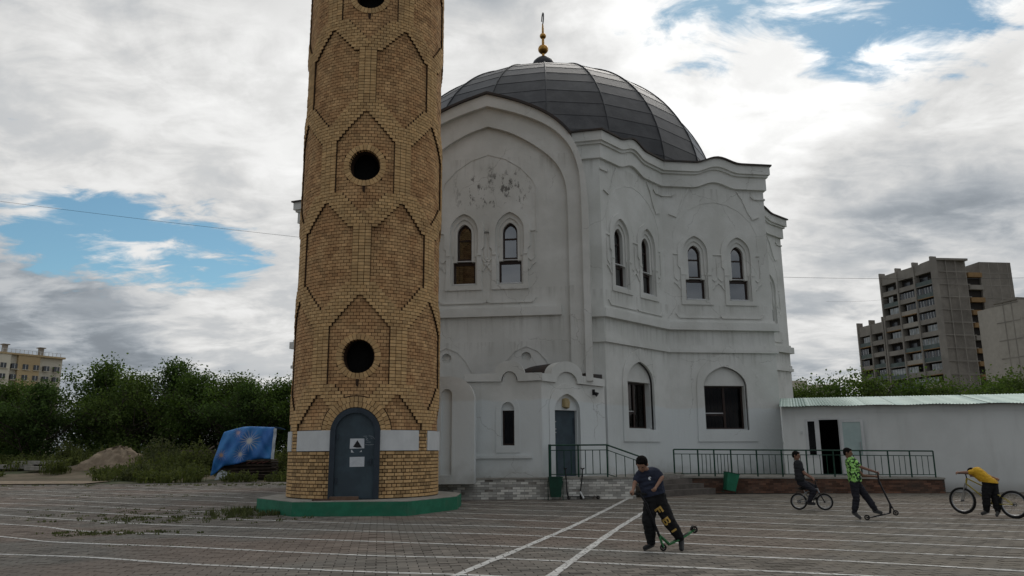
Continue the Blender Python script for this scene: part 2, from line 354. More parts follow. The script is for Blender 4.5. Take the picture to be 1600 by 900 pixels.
def thing(name, label, cat, loc=(0, 0, 0), group=None, rz=0.0, world_built=True):
    o = link(bpy.data.objects.new(name, None)); o.location = loc; o.rotation_euler = (0, 0, rz); o.empty_display_size = .3
    ORG[o.name] = tuple(loc) if world_built else (0, 0, 0)
    return tag(o, label, cat, group)
def put(name, me, parent, loc, rot=(0, 0, 0), scale=None):
    o = link(bpy.data.objects.new(name, me)); o.parent = parent; o.location = loc; o.rotation_euler = rot
    if scale: o.scale = scale
    return o
def arch_pts(cx, hw, z_sp, z_ap, n=7, point=.35):
    """pointed (keel) arch from right spring over apex to left spring"""
    out = []
    for i in range(n+1):
        t = i/n; a = t*PI/2
        x = hw*math.cos(a); z = math.sin(a)
        zz = z*(1-point)+t*point if t > 0 else 0
        out.append((cx+x, z_sp+(z_ap-z_sp)*zz))
    return out+[(2*cx-x, z) for (x, z) in reversed(out[:-1])]
def round_pts(cx, r, z_sp, n=12, h=None):
    h = h or r
    return [(cx+r*math.cos(PI*i/n), z_sp+h*math.sin(PI*i/n)) for i in range(n+1)]
random.seed(7)
# ================================================================== SETTING: ground, plaza
def sm(a, b, x): t = min(max((x-a)/(b-a), 0), 1); return t*t*(3-2*t)
def gz(x, y):
    z = -.06+.62*sm(45, 60, y)*sm(-6, -13, x)
    z += .9*math.exp(-((x+29.5)/3.0)**2-((y-58.5)/2.2)**2)
    z += .05*math.sin(x*.9+y*.37)*sm(44.5, 50, y)*sm(-6, -13, x)
    return z
xs = [-1500, -500, -200, -120, -90]+[-70+1.5*i for i in range(44)]+[0, 10, 20, 40, 80, 200, 600, 1500]
ys = [-300, -40, 0, 20, 36, 42]+[44+1.5*i for i in range(30)]+[95, 120, 180, 300, 600, 1200, 2500]
g = MB(); nx = len(xs)
g.add([(x, y, gz(x, y)) for y in ys for x in xs], [(j*nx+i, j*nx+i+1, (j+1)*nx+i+1, (j+1)*nx+i) for j in range(len(ys)-1) for i in range(nx-1)])
ground = tag(g.build('ground', DIRT, None, True), kind='structure')
plaza = MB().add([(-48, -10, -.014), (40, -10, -.014), (40, 34, -.014), (-5, 34, -.014), (-9, 46, -.014), (-16, 45, -.014), (-30, 43.2, -.014), (-48, 43.6, -.014)], [tuple(range(8))]).build('plaza_pavement', JOINT)
tag(plaza, kind='structure')
ca, sa = math.cos(PAV_A), math.sin(PAV_A)
PW, PH = .30, .15
pav = []
for r_ in range(int(6/PH), int(50/PH)):
    v = (r_+.5)*PH
    off = -.15 if r_ % 2 == 0 else 0.0
    for c_ in range(-160, 160):
        u = c_*PW+off+PW/2; x = u*ca-v*sa; y = u*sa+v*ca
        if not (8.6 < y < 44.5) or abs(x) > .70*y+3.5: continue
        if y > 29 and x > -6: continue
        if x > -6-(y-34)*.4 and y > 34: continue
        if y > 43.0 and x < -14: continue
        pav.append((x, y))
pav.sort(key=lambda p: p[0]**2+p[1]**2)
tones = [random.uniform(0, 1) for _ in range(7)]
pmesh = []
for tn in tones:
    b = MB(); b.cur = tn; hw, hh = PW/2-.008, PH/2-.008
    b.add([(-hw, -hh, -.05), (hw, -hh, -.05), (hw, hh, -.05), (-hw, hh, -.05), (-hw, -hh, -.004), (hw, -hh, -.004), (hw, hh, -.004), (-hw, hh, -.004),
           (-hw+.005, -hh+.005, 0), (hw-.005, -hh+.005, 0), (hw-.005, hh-.005, 0), (-hw+.005, hh-.005, 0)],
          [(0, 1, 5, 4), (1, 2, 6, 5), (2, 3, 7, 6), (3, 0, 4, 7), (4, 5, 9, 8), (5, 6, 10, 9), (6, 7, 11, 10), (7, 4, 8, 11), (8, 9, 10, 11)])
    me = b.mesh('paver'); me.materials.append(PAVER); pmesh.append(me)
rest = MB(); ind = 0
for (x, y) in pav:
    dzv = random.gauss(0, .0016); tn = random.random()
    if ind < 300 and abs(x) < .655*y:
        put('paver', random.choice(pmesh), plaza, (x, y, dzv), (random.gauss(0, .006), random.gauss(0, .006), PAV_A)); ind += 1; continue
    rest.cur = tn; hw, hh = PW/2-.008, PH/2-.008; tl = random.gauss(0, .0015)
    q = [(x+a*ca-b_*sa, y+a*sa+b_*ca) for a, b_ in ((-hw, -hh), (hw, -hh), (hw, hh), (-hw, hh))]
    rest.add([(p[0], p[1], -.03) for p in q]+[(p[0], p[1], dzv+tl*s_) for p, s_ in zip(q, (1, 1, -1, -1))], [(0, 1, 5, 4), (1, 2, 6, 5), (2, 3, 7, 6), (3, 0, 4, 7), (4, 5, 6, 7)])
tag(rest.build('paver_field', PAVER, plaza), kind='stuff')
LINES = [[(-8.9, 13.4), (-8.5, 13.3), (-6.7, 12.8), (-4.9, 12.0), (-2.1, 11.1), (-.5, 10.7), (1.2, 10.0), (3, 9.3)],
 [(-11.2, 16.5), (-10.3, 16.1), (-9.5, 15.6), (-8.5, 15.0), (-5.8, 14.1), (-2.4, 12.8), (-.2, 12.3), (2.3, 11.3), (4.3, 10.5), (6, 9.8)],
 [(-13.2, 19.4), (-12.2, 19.0), (-10.7, 18.2), (-9.2, 17.1), (-6.7, 16.2), (-2.8, 14.8), (-.3, 13.9), (2.6, 12.7), (4.9, 11.7), (6.7, 10.7), (8, 10)],
 [(-15, 22.3), (-14, 21.8), (-10.2, 19.5), (-7.5, 18.2), (-3.1, 16.6), (-.3, 15.8), (2.9, 14.1), (5.4, 12.9), (7.5, 11.9), (9, 11.2)],
 [(-17, 25.2), (-15.8, 24.6), (-12.2, 22.6), (-8.6, 20.6), (-3.5, 18.4), (-.3, 17.4), (3.2, 15.6), (6.0, 14.2), (8.2, 13.0), (10, 12)],
 [(-18.5, 27.5), (-17.5, 27.0), (-13.7, 25.3), (-9.5, 22.8), (-7.2, 21.9)], [(-2.4, 20.1), (-.3, 19.1), (3.6, 17.1), (6.5, 15.6), (9.0, 14.2), (11, 13.2)],
 [(-19, 30.1), (-17.6, 29.4), (-13.7, 27.0), (-10.5, 25.1), (-7.7, 23.9)], [(-1.8, 21.4), (-.4, 20.7), (3.9, 18.7), (7.1, 16.8), (9.8, 15.5), (12, 14.4)],
 [(-21.5, 33.6), (-19.9, 32.8), (-15.3, 30.0), (-11.8, 28.3), (-8.4, 26.2)], [(-1.6, 23.1), (-.4, 22.4), (4.2, 20.2), (7.6, 18.1), (10.6, 16.7), (13, 15.6)],
 [(-1.9, 25.0), (-.4, 24.2), (4.6, 21.7), (8.1, 19.3), (11.4, 17.9), (14, 16.8)], [(-2.0, 26.6), (-.5, 25.9), (4.9, 23.3), (8.7, 20.9), (12, 19.4), (15, 18.1)],
 [(4.0, 25.4), (9, 22.6), (13, 20.8), (16, 19.5)], [(5.0, 26.9), (9.5, 24.5), (13.5, 22.5), (17, 20.9)],
 [(-22, 36.3), (-19.3, 34.5), (-13.1, 31.4), (-9.9, 29.1)], [(-25, 39.2), (-23.6, 38.2), (-17.8, 36.5), (-14.3, 34.2), (-11, 32)], [(-19.5, 40.0), (-15.8, 37.6), (-10.2, 33.3), (-9.3, 32.9)]]
def dense(P, st=.35):
    out = []
    n = len(P)
    for i in range(n-1):
        p0, p1, p2, p3 = P[max(i-1, 0)], P[i], P[i+1], P[min(i+2, n-1)]; k = max(2, int(math.dist(p1, p2)/st))
        for j in range(k):
            t = j/k; out.append(tuple(.5*(2*p1[c]+(p2[c]-p0[c])*t+(2*p0[c]-5*p1[c]+4*p2[c]-p3[c])*t*t+(3*p1[c]-p0[c]-3*p2[c]+p3[c])*t**3) for c in (0, 1)))
    return out+[P[-1]]
def ribbon(P, wd, z, name):
    b = MB(); vs = []
    for i, p in enumerate(P):
        a, c = P[max(i-1, 0)], P[min(i+1, len(P)-1)]; d = Vector((c[0]-a[0], c[1]-a[1])).normalized(); q = Vector((-d.y, d.x))*(wd/2*(1+random.gauss(0, .10)))
        vs += [(p[0]-q.x, p[1]-q.y, z), (p[0]+q.x, p[1]+q.y, z)]
    b.add(vs, [(2*i, 2*i+2, 2*i+3, 2*i+1) for i in range(len(P)-1)])
    return b.build(name, PAINT, plaza)
for i, L in enumerate(LINES): ribbon(dense(L), .10, .0050, 'painted_line')
for L in ([(-.95, 10.0), (-.77, 10.67), (1.35, 17.6), (3.9, 27.0)], [(.3, 9.9), (.49, 10.61), (2.1, 16.5), (3.85, 22.4)]): ribbon(dense(L), .125, .0075, 'painted_guide_line')

# ================================================================== MINARET
TC = Vector((-4.43, 23.4, 0)); TR = 2.2; TOPZ = 19.6; A0 = R(3.7)
def tp(a, r, z): return (TC.x+r*math.sin(a), TC.y-r*math.cos(a), z)
minaret = thing('minaret', 'tall round yellow brick minaret with dark round openings on a green octagonal base', 'minaret', tuple(TC))
pl = MB(); oc = [(-5.72, 20.52), (-2.72, 20.42), (-1.60, 22.5), (-1.60, 24.3), (-2.9, 26.35), (-5.95, 26.35), (-7.25, 24.4), (-7.22, 22.35)]
def ngon_prism(b, P, z0, z1, top=True):
    n = len(P); b.add([(p[0], p[1], z0) for p in P]+[(p[0], p[1], z1) for p in P], [(i, (i+1) % n, n+(i+1) % n, n+i) for i in range(n)]+([tuple(range(n, 2*n))] if top else []))
ngon_prism(pl, oc, -.02, .355); plo = pl.build('plinth', GREEN, minaret)
tp_ = MB(); ngon_prism(tp_, [(TC.x+(p[0]-TC.x)*.995, TC.y+(p[1]-TC.y)*.995) for p in oc], .35, .37); tp_.build('plinth_top', CONC, plo)
RH = 5.56/58; Z0 = .385
def hexin(da, z):
    """recess pattern: H columns every 60 deg from A0, T columns between"""
    for (c0, ap0) in ((0, 5.92), (30, 3.19)):
        d = abs(((da-c0+30) % 60)-30)
        for j in range(-1, 4):
            ap = ap0+5.56*j
            if not ap-3.2 < z < ap: continue
            wd = 23.2*min(1, (ap-z)/.87, (z-(ap-3.2))/.87)
            if d < wd: return True
    return False
def band(da, z):
    for (c0, ap0) in ((30, 5.92), (0, 3.19)):
        d = abs(((da-c0+30) % 60)-30)
        for j in range(-1, 4):
            ap = ap0+5.56*j
            if ap-2.38 < z < ap-.82 and d < 6.93: return True
    return False
HOLES = [(0, 4.22), (0, 9.84), (0, 15.4), (180, 4.22), (180, 9.84), (180, 15.4)]
DHW, DSP, DTOP = .67, 2.13, 2.80
def cut(da, z, rad=.60):
    d = ((da+180) % 360)-180
    for (h, hz) in HOLES:
        e = ((da-h+180) % 360)-180
        if abs(e) < 30 and math.hypot(R(e)*TR, z-hz) < rad: return True
    x = abs(R(d)*TR)
    if x < DHW+.02 and z < DSP: return True
    if z >= DSP-.02 and math.hypot(x, z-DSP) < DHW+.27: return True
    return False
raised, rec, mort = MB(), MB(), MB()
def cell(b, a0, a1, z0, z1, ro, ri, tone):
    b.cur = tone; am = (a0+a1)/2
    if a1-a0 > R(6): aa = (a0, am, a1)
    else: aa = (a0, a1)
    n = len(aa); vs = [tp(a, r, z) for r in (ro, ri) for z in (z0, z1) for a in aa]; fs = []
    for i in range(n-1):
        fs += [(i, i+1, n+i+1, n+i), (i, 2*n+i, 2*n+i+1, i+1), (n+i, n+i+1, 3*n+i+1, 3*n+i)]
    fs += [(0, n, 3*n, 2*n), (n-1, 3*n-1, 4*n-1, 2*n-1)]
    b.add(vs, fs)
# lower zone: courses of stretchers alternating with headers; nearest 300 are single parts
def bmesh_brick(da_, tone, h):
    b = MB(); b.cur = tone; n = 3; aa = [-da_/2, 0, da_/2]; ro, ri = TR, TR-.10
    vs = [(r*math.sin(a), -r*math.cos(a), z) for r in (ro, ri) for z in (-h/2, h/2) for a in aa]; fs = []
    for i in range(n-1): fs += [(i, i+1, n+i+1, n+i), (i, 2*n+i, 2*n+i+1, i+1), (n+i, n+i+1, 3*n+i+1, 3*n+i)]
    fs += [(0, n, 3*n, 2*n), (n-1, 3*n-1, 4*n-1, 2*n-1)]; b.add(vs, fs); me = b.mesh('brick'); me.materials.append(BRICK_Y); return me
NS = 50; ST = 2*PI/NS; jz = .015; ja = .015/TR
BT = [.30, .42, .5, .6, .75]
BL = [.44, .5, .56, .62]
bm_s = [bmesh_brick(ST-ja*1.5, t, RH-jz*1.5) for t in BL]; bm_h = [bmesh_brick(ST/2-ja*1.5, t, RH-jz*1.5) for t in BL]
camaz = math.degrees(math.atan2(-TC.x, TC.y))
nrow = int((TOPZ-Z0)/RH); nind = 0
for r_ in range(nrow):
    z0 = Z0+r_*RH; z1 = z0+RH; zm = (z0+z1)/2
    if zm < 2.19:
        n = NS if r_ % 2 == 0 else NS*2; st = 2*PI/n; off = ST*.25 if r_ % 2 else 0
        for k in range(n):
            a0 = A0+k*st+off; am = a0+st/2; da = math.degrees(am-A0)
            if cut(da, zm): continue
            hid = 1.66 < zm and (17 < (abs(((da+180) % 360)-180)) < 49)
            if hid: cell(mort, a0, a0+st, z0, z1, TR-.016, TR-.1, .5); continue
            cell(mort, a0, a0+st, z0, z1, TR-.02, TR-.1, .5)
            dv = abs(((math.degrees(am)-camaz+180) % 360)-180)
            if dv < 62 and nind < 300:
                put('brick', random.choice(bm_s if n == NS else bm_h), minaret, (0, 0, zm), (0, 0, am)); nind += 1
            else: cell(raised, a0+ja*.75, a0+st-ja*.75, z0+jz*.75, z1-jz*.75, TR, TR-.1, random.choice(BL))
    else:
        n = 78; st = 2*PI/n; o = .5*st if r_ % 2 else 0.0; spans = []
        for c0 in range(0, 360, 30):
            if band(c0, zm): spans.append((R(c0)-1.5*st, R(c0)+1.5*st))
        cells = []
        if spans:
            for q in range(len(spans)):
                b0, b1 = spans[q]; nb = spans[(q+1) % len(spans)][0]+(2*PI if q == len(spans)-1 else 0)
                cells += [(b0+k*st, b0+(k+1)*st, True) for k in range(3)]
                cuts = [b1]+[k*st+o for k in range(int(b1/st)-1, int(nb/st)+2) if b1+.2*st < k*st+o < nb-.2*st]+[nb]
                cells += [(a, b_, False) for a, b_ in zip(cuts, cuts[1:])]
        else: cells = [(k*st+o, (k+1)*st+o, False) for k in range(n)]
        for (ca0, ca1, isb) in cells:
            da = math.degrees((ca0+ca1)/2); a0, a1 = A0+ca0, A0+ca1
            if cut(da, zm): continue
            re = hexin(da, zm) and not isb
            ro = TR-.065 if re else TR
            tone = random.choice(BT)*.8+random.uniform(0, .2)
            if re: tone = tone if random.random() > .07 else .12
            cell(rec if re else raised, a0+ja/2, a1-ja/2, z0+jz/2, z1-jz/2, ro+random.gauss(0, .0035), TR-.16, tone)
            cell(mort, a0-.001, a1+.001, z0, z1, ro-.02, TR-.17, .5)
tag(raised.build('brick_facing', BRICK_Y, minaret), kind='stuff'); tag(rec.build('recessed_brickwork', BRICK_R, minaret), kind='stuff')
mort.build('mortar_bed', MORTAR, minaret)
inn = MB()
inn.lathe([(TR-.30, 17.0), (TR-.30, TOPZ), (TR-.02, TOPZ), (.01, TOPZ+.3)], tuple(TC), 48); inn.build('top_slab', CONC, minaret)
MB().lathe([(.01, .4), (1.55, .4), (1.55, 18.8), (.01, 18.9)], tuple(TC), 32).build('shade_cylinder', DARKIN, minaret)  # black cylinder added so the round openings look dark inside
def cyl_pt(da, s_, z, w_): return tp(A0+R(da)+s_/TR, TR+w_, z)
def wedge_ring(b, da, hz, r0, r1, n, a_from, a_to, w0, w1, gap=.06):
    for k in range(n):
        b.cur = random.choice(BT)*.9; t0 = a_from+(a_to-a_from)*(k+gap)/n; t1 = a_from+(a_to-a_from)*(k+1-gap)/n
        P = [(r0, t0), (r1, t0), (r1, t1), (r0, t1)]
        vs = [cyl_pt(da, r*math.cos(t), hz+r*math.sin(t), w_) for w_ in (w1, w0) for (r, t) in P]
        b.add(vs, [(0, 1, 2, 3), (0, 4, 5, 1), (1, 5, 6, 2), (2, 6, 7, 3), (3, 7, 4, 0)])
for (h, hz) in HOLES[:3]:
    b = MB(); wedge_ring(b, h, hz, .475, .64, 30, 0, 2*PI, -.2, -.045); ro_ = b.build('opening_surround', BRICK_Y, minaret)
    m2 = MB(); n = 48
    vs = [cyl_pt(h, r*math.cos(2*PI*i/n), hz+r*math.sin(2*PI*i/n), w_) for (r, w_) in ((.76, -.085), (.475, -.062), (.475, -.45)) for i in range(n)]
    m2.add(vs, [(j*n+i, j*n+(i+1) % n, (j+1)*n+(i+1) % n, (j+1)*n+i) for j in range(2) for i in range(n)]); m2.build('reveal', MORTAR, ro_)
    s2 = MB(); s2.cur = .5  # damp stain brick lip below the opening
    s2.add([cyl_pt(h, x, z, -.050) for x, z in ((-.05, hz-.63), (.05, hz-.63), (.03, hz-.86), (-.035, hz-.80))], [(0, 1, 2, 3)]); s2.build('rust_stain', MORTAR, ro_)
# door arch
b = MB(); wedge_ring(b, 0, DSP, DHW+.015, DHW+.155, 21, -.02, PI+.02, -.2, .018, .07); wedge_ring(b, 0, DSP, DHW+.165, DHW+.305, 25, -.02, PI+.02, -.2, .008, .07)
do_ar = b.build('door_arch', BRICK_Y, minaret)
m2 = MB(); n = 24
vs = [cyl_pt(0, r*math.cos(PI*i/n), DSP+r*math.sin(PI*i/n), w_) for (r, w_) in ((DHW+.34, -.012), (DHW, -.012), (DHW, -.3)) for i in range(n+1)]
m2.add(vs, [(j*(n+1)+i, j*(n+1)+i+1, (j+1)*(n+1)+i+1, (j+1)*(n+1)+i) for j in range(2) for i in range(n)]); m2.build('arch_mortar', MORTAR, do_ar)
# steel door
da_ = Vector((math.sin(A0), -math.cos(A0), 0)); de = Vector((math.cos(A0), math.sin(A0), 0)); dc = TC+da_*TR
dfr = Fr((dc-de*1.0)[:2], (dc+de*1.0)[:2])      # u = 1 is the door axis
def dw(u): return -.10
outer = [(1-DHW, .38), (1+DHW, .38)]+round_pts(1, DHW, DSP, 18); inner = [(1-.53, .40), (1+.53, .40)]+round_pts(1, .53, DSP, 18)
door = MB().slab(dfr, outer, [inner], -.42, .03).build('door_frame', STEEL_F, minaret)
leaf = MB().slab(dfr, [(1-.53, .40), (1+.53, .40)]+round_pts(1, .53, DSP, 18), [], -.2, -.05).build('door_leaf', STEEL_D, minaret)
lb = MB(); lb.fbox(dfr, 1.40, 1.46, 1.28, 1.44, -.05, -.01); lb.fbox(dfr, 1.34, 1.45, 1.35, 1.37, -.02, 0.0); lb.build('door_handle', STEEL_F, leaf)
for zz in (.8, 1.95): MB().fbox(dfr, .505, .555, zz, zz+.14, -.055, -.01).build('hinge', STEEL_F, leaf)
pa = MB().slab(dfr, [(.86, 1.70), (1.25, 1.71), (1.245, 1.97), (.865, 1.97)], [], -.05, -.046).build('notice', PAPER, leaf)
MB().slab(dfr, [(.95, 1.75), (1.05, 1.725), (1.19, 1.73), (1.12, 1.84), (1.06, 1.925), (1.0, 1.83)], [], -.046, -.044).build('torn_print', INK, pa)
for q in ([(.90, 1.60), (.985, 1.60), (.95, 1.625), (.925, 1.665), (.90, 1.675)], [(1.12, 1.61), (1.19, 1.615), (1.175, 1.67), (1.155, 1.63)]): MB().slab(dfr, q, [], -.05, -.047).build('torn_corner', PAPER, leaf)
pb = MB().slab(dfr, [(.875, 1.22), (1.265, 1.225), (1.265, 1.485), (.87, 1.48)], [], -.05, -.046).build('notice', PAPER, leaf)
for i in range(6):
    MB().fbox(dfr, .92+.02*(i % 2), 1.20-.03*((i*7) % 3), 1.27+i*.033, 1.274+i*.033, -.046, -.0445).build('text_line', CHALK, pb)
for P in ([(1.22, 2.03), (1.32, 2.035)], [(1.36, 2.04), (1.45, 2.03), (1.50, 1.99), (1.52, 1.95)], [(1.28, 2.00), (1.33, 1.965), (1.29, 1.93), (1.35, 1.92)], [(1.30, 1.87), (1.42, 1.875)], [(1.27, 1.81), (1.38, 1.80), (1.50, 1.805)], [(1.42, 1.99), (1.46, 1.965)]):
    MB().strip(dfr, P, .009, -.05, -.0475).build('chalk_scribble', CHALK, leaf)
MB().fbox(dfr, .42, 1.16, .37, .46, .06, .30).build('door_step', M('wood_plank_step', (.16, .10, .07), (.10, .065, .045), .9, 4), minaret)
MB().fbox(dfr, -.02, .46, .37, .40, .05, .34).build('rusty_sheet', M('rust', (.10, .05, .03), (.06, .035, .025), .9, 5), minaret)
# white plaques
for (d0, d1) in ((17.6, 49.2), (-50.3, -17.6), (59.5, 92), (-92, -60.5), (102, 135), (145, 178)):
    b = MB(); n = 9; aa = [A0+R(d0+(d1-d0)*i/n) for i in range(n+1)]
    vs = [tp(a, r, z) for (r, z) in ((TR-.05, 1.645), (TR+.022, 1.645), (TR+.022, 2.195), (TR-.05, 2.195)) for a in aa]; m_ = n+1
    b.add(vs, [(j*m_+i, j*m_+i+1, (j+1)*m_+i+1, (j+1)*m_+i) for j in range(3) for i in range(n)]+[(0, m_, 2*m_, 3*m_), (n, m_*3+n, 2*m_+n, m_+n)])
    b.build('white_plaque', PANEL_W, minaret)

# ================================================================== MOSQUE
MC = (1.93, 41.0)
def pol(a, r): a = R(a); return (MC[0]+r*math.sin(a), MC[1]-r*math.cos(a))
PO = [(2.0, 29.15), (3.64, 28.77), (6.79, 32.26), (11.76, 33.0), (11.4, 37.7), (15.45, 41.4), pol(115, 10), pol(137, 12.7), pol(160, 10), pol(182, 12.7), pol(205, 10), pol(227, 12.7), pol(250, 10), (-11.2, 37.6), pol(-59, 10), pol(-37, 12.7), pol(-24, 11.5)]
def inset(P, d):
    out = []; n = len(P)
    for i in range(n):
        a, b, e = Vector(P[i-1]), Vector(P[i]), Vector(P[(i+1) % n]); u = (b-a).normalized(); w_ = (e-b).normalized()
        n1 = Vector((-u.y, u.x)); n2 = Vector((-w_.y, w_.x)); m = (n1+n2)/(1+n1.dot(n2)); q = b+m*d; out.append((q.x, q.y))
    return out
WL = inset(PO, .30); NP = len(PO)
mosque = thing('mosque', 'white stucco star-shaped mosque with a dark grey ribbed metal dome', 'mosque', (MC[0], MC[1], 0))
def bumpz(i, t):
    if i in (0, 15, 16): return 0
    x = abs(t-.5)/.215
    return .28*(.5+.5*math.cos(PI*min(x, 1)))
def ring_band(d, zb, zt, name, mat, bump=True, parent=None, N=28, skip=()):
    b = MB(); O = inset(PO, .30-d)
    for i in range(NP):
        if i in skip: continue
        j = (i+1) % NP; n = N if (bump and bumpz(i, .5) > 0) else 1; vs = []
        for k in range(n+1):
            t = k/n; dz_ = bumpz(i, t) if bump else 0
            o = Vector(O[i]).lerp(Vector(O[j]), t); q = Vector(WL[i]).lerp(Vector(WL[j]), t); q = q+(q-o)*.15
            vs += [(q.x, q.y, zb+dz_), (o.x, o.y, zb+dz_), (o.x, o.y, zt+dz_), (q.x, q.y, zt+dz_)]
        b.add(vs, [(4*k+a, 4*k+a+4, 4*k+(a+1) % 4+4, 4*k+(a+1) % 4) for k in range(n) for a in range(3)])
    return b.build(name, mat, parent or mosque)
SK = (16,)
ring_band(.12, 13.08, 13.68, 'frieze', STUCCO, skip=SK); ring_band(.20, 13.66, 13.79, 'cornice_step', STUCCO, skip=SK); co = ring_band(.28, 13.77, 14.17, 'cornice', STUCCO, skip=SK)
ring_band(.36, 14.165, 14.235, 'roof_edge', ROOFCAP, skip=SK, parent=co)
ring_band(.17, 6.63, 6.96, 'string_course', STUCCO, False, skip=SK); ring_band(.06, 6.94, 7.07, 'string_course_fillet', STUCCO, False, skip=SK)
ring_band(.05, 5.80, 5.97, 'lower_string_course', STUCCO, False, skip=SK); ring_band(.10, 5.66, 5.81, 'lower_string_course', STUCCO, False, skip=SK)
rf = MB(); O = inset(PO, .1); tr = tessellate_polygon([[Vector((p[0], p[1], 0)) for p in O]]); rf.add([(p[0], p[1], 14.10) for p in O], [tuple(t) for t in tr]); rf.build('roof', ROOFCAP, mosque)
def upper_outlines(c, s=1.0, dz_=0.0):
    def z(v): return v+dz_
    O = [(c-.44, z(8.0)), (c+.44, z(8.0)), (c+.44, z(8.9)), (c+.29, z(8.9))]+arch_pts(c, .29, z(10.05), z(10.45), 6)+[(c-.29, z(8.9)), (c-.44, z(8.9))]
    r3 = [(c-.47, z(7.97)), (c+.47, z(7.97)), (c+.47, z(9.1)), (c+.42, z(9.1))]+arch_pts(c, .42, z(10.05), z(10.63), 6)+[(c-.42, z(9.1)), (c-.47, z(9.1))]
    r2 = [(c-.52, z(7.94)), (c+.52, z(7.94)), (c+.52, z(9.2)), (c+.56, z(9.2))]+arch_pts(c, .56, z(10.1), z(10.84), 6)+[(c-.56, z(9.2)), (c-.52, z(9.2))]
    pl_ = [(c-.72, z(7.75)), (c+.72, z(7.75)), (c+.70, z(9.35)), (c+.80, z(9.45))]+arch_pts(c, .80, z(10.15), z(11.09), 7)+[(c-.80, z(9.45)), (c-.70, z(9.35))]
    return O, r3, r2, pl_
WIN_N = 0
def upper_window(fr, c, bt, dz_=0.0):
    """recess steps into builder bt, frame and panes as parts"""
    O, r3, r2, pl_ = upper_outlines(c, 1, dz_)
    bt.slab(fr, pl_, [r2], 0, .055); bt.slab(fr, r2, [r3], -.10, -.05, sides=False); bt.slab(fr, r3, [O], -.40, -.10, sides=False)
    z = lambda v: v+dz_
    i1 = [(c-.23, z(9.06)), (c+.23, z(9.06))]+arch_pts(c, .23, z(10.03), z(10.36), 6)
    i2 = [(c-.37, z(8.06)), (c+.37, z(8.06)), (c+.37, z(8.80)), (c-.37, z(8.80))]
    f = MB().slab(fr, O, [i1, i2], -.34, -.25); f.fbox(fr, c-.23, c+.23, z(9.78), z(9.84), -.33, -.26)
    fo = f.build('window', FRAME_B, mosque)
    MB().slab(fr, i1, [], -.31, -.30).build('pane', GLASS, fo); MB().slab(fr, i2, [], -.31, -.30).build('pane', GLASS, fo)
    MB().fbox(fr, c-.45, c+.45, z(7.985), z(8.03), -.26, -.06).build('sill', PVC, fo); MB().fbox(fr, c-.28, c+.28, z(8.93), z(8.96), -.26, -.12).build('sill', PVC, fo)
    MB().slab(fr, O, [], -.95, -.9).build('pane_backing', DARKIN, fo)  # black sheet behind the panes, painted shade for the room beyond
    return r2
def ornaments(bt, fr, cs, L):
    m = sum(cs)/len(cs)
    for c in cs:
        for s_ in (-1, 1):
            bt.fbox(fr, min(c+s_*.80, c+s_*1.0), max(c+s_*.80, c+s_*1.0), 9.98, 10.04, 0, .05)
            bt.strip(fr, [(c+s_*.98, 9.85), (c+s_*.98, 8.95), (c+s_*.84, 8.80), (c+s_*.72, 8.92)], .035, 0, .035)
            bt.strip(fr, [(c+s_*.74, 8.45), (c+s_*.86, 8.62), (c+s_*1.0, 8.74)], .05, 0, .045)
            bt.fbox(fr, c+s_*.62-.07, c+s_*.62+.07, 9.06, 9.10, .03, .085)
    a, b = cs[0]-1.0, cs[-1]+1.0
    bt.strip(fr, [(a, 7.36), (a+.14, 7.18), (m-.09, 7.18), (m, 7.27), (m+.09, 7.18), (b-.14, 7.18), (b, 7.36)], .05, 0, .05)
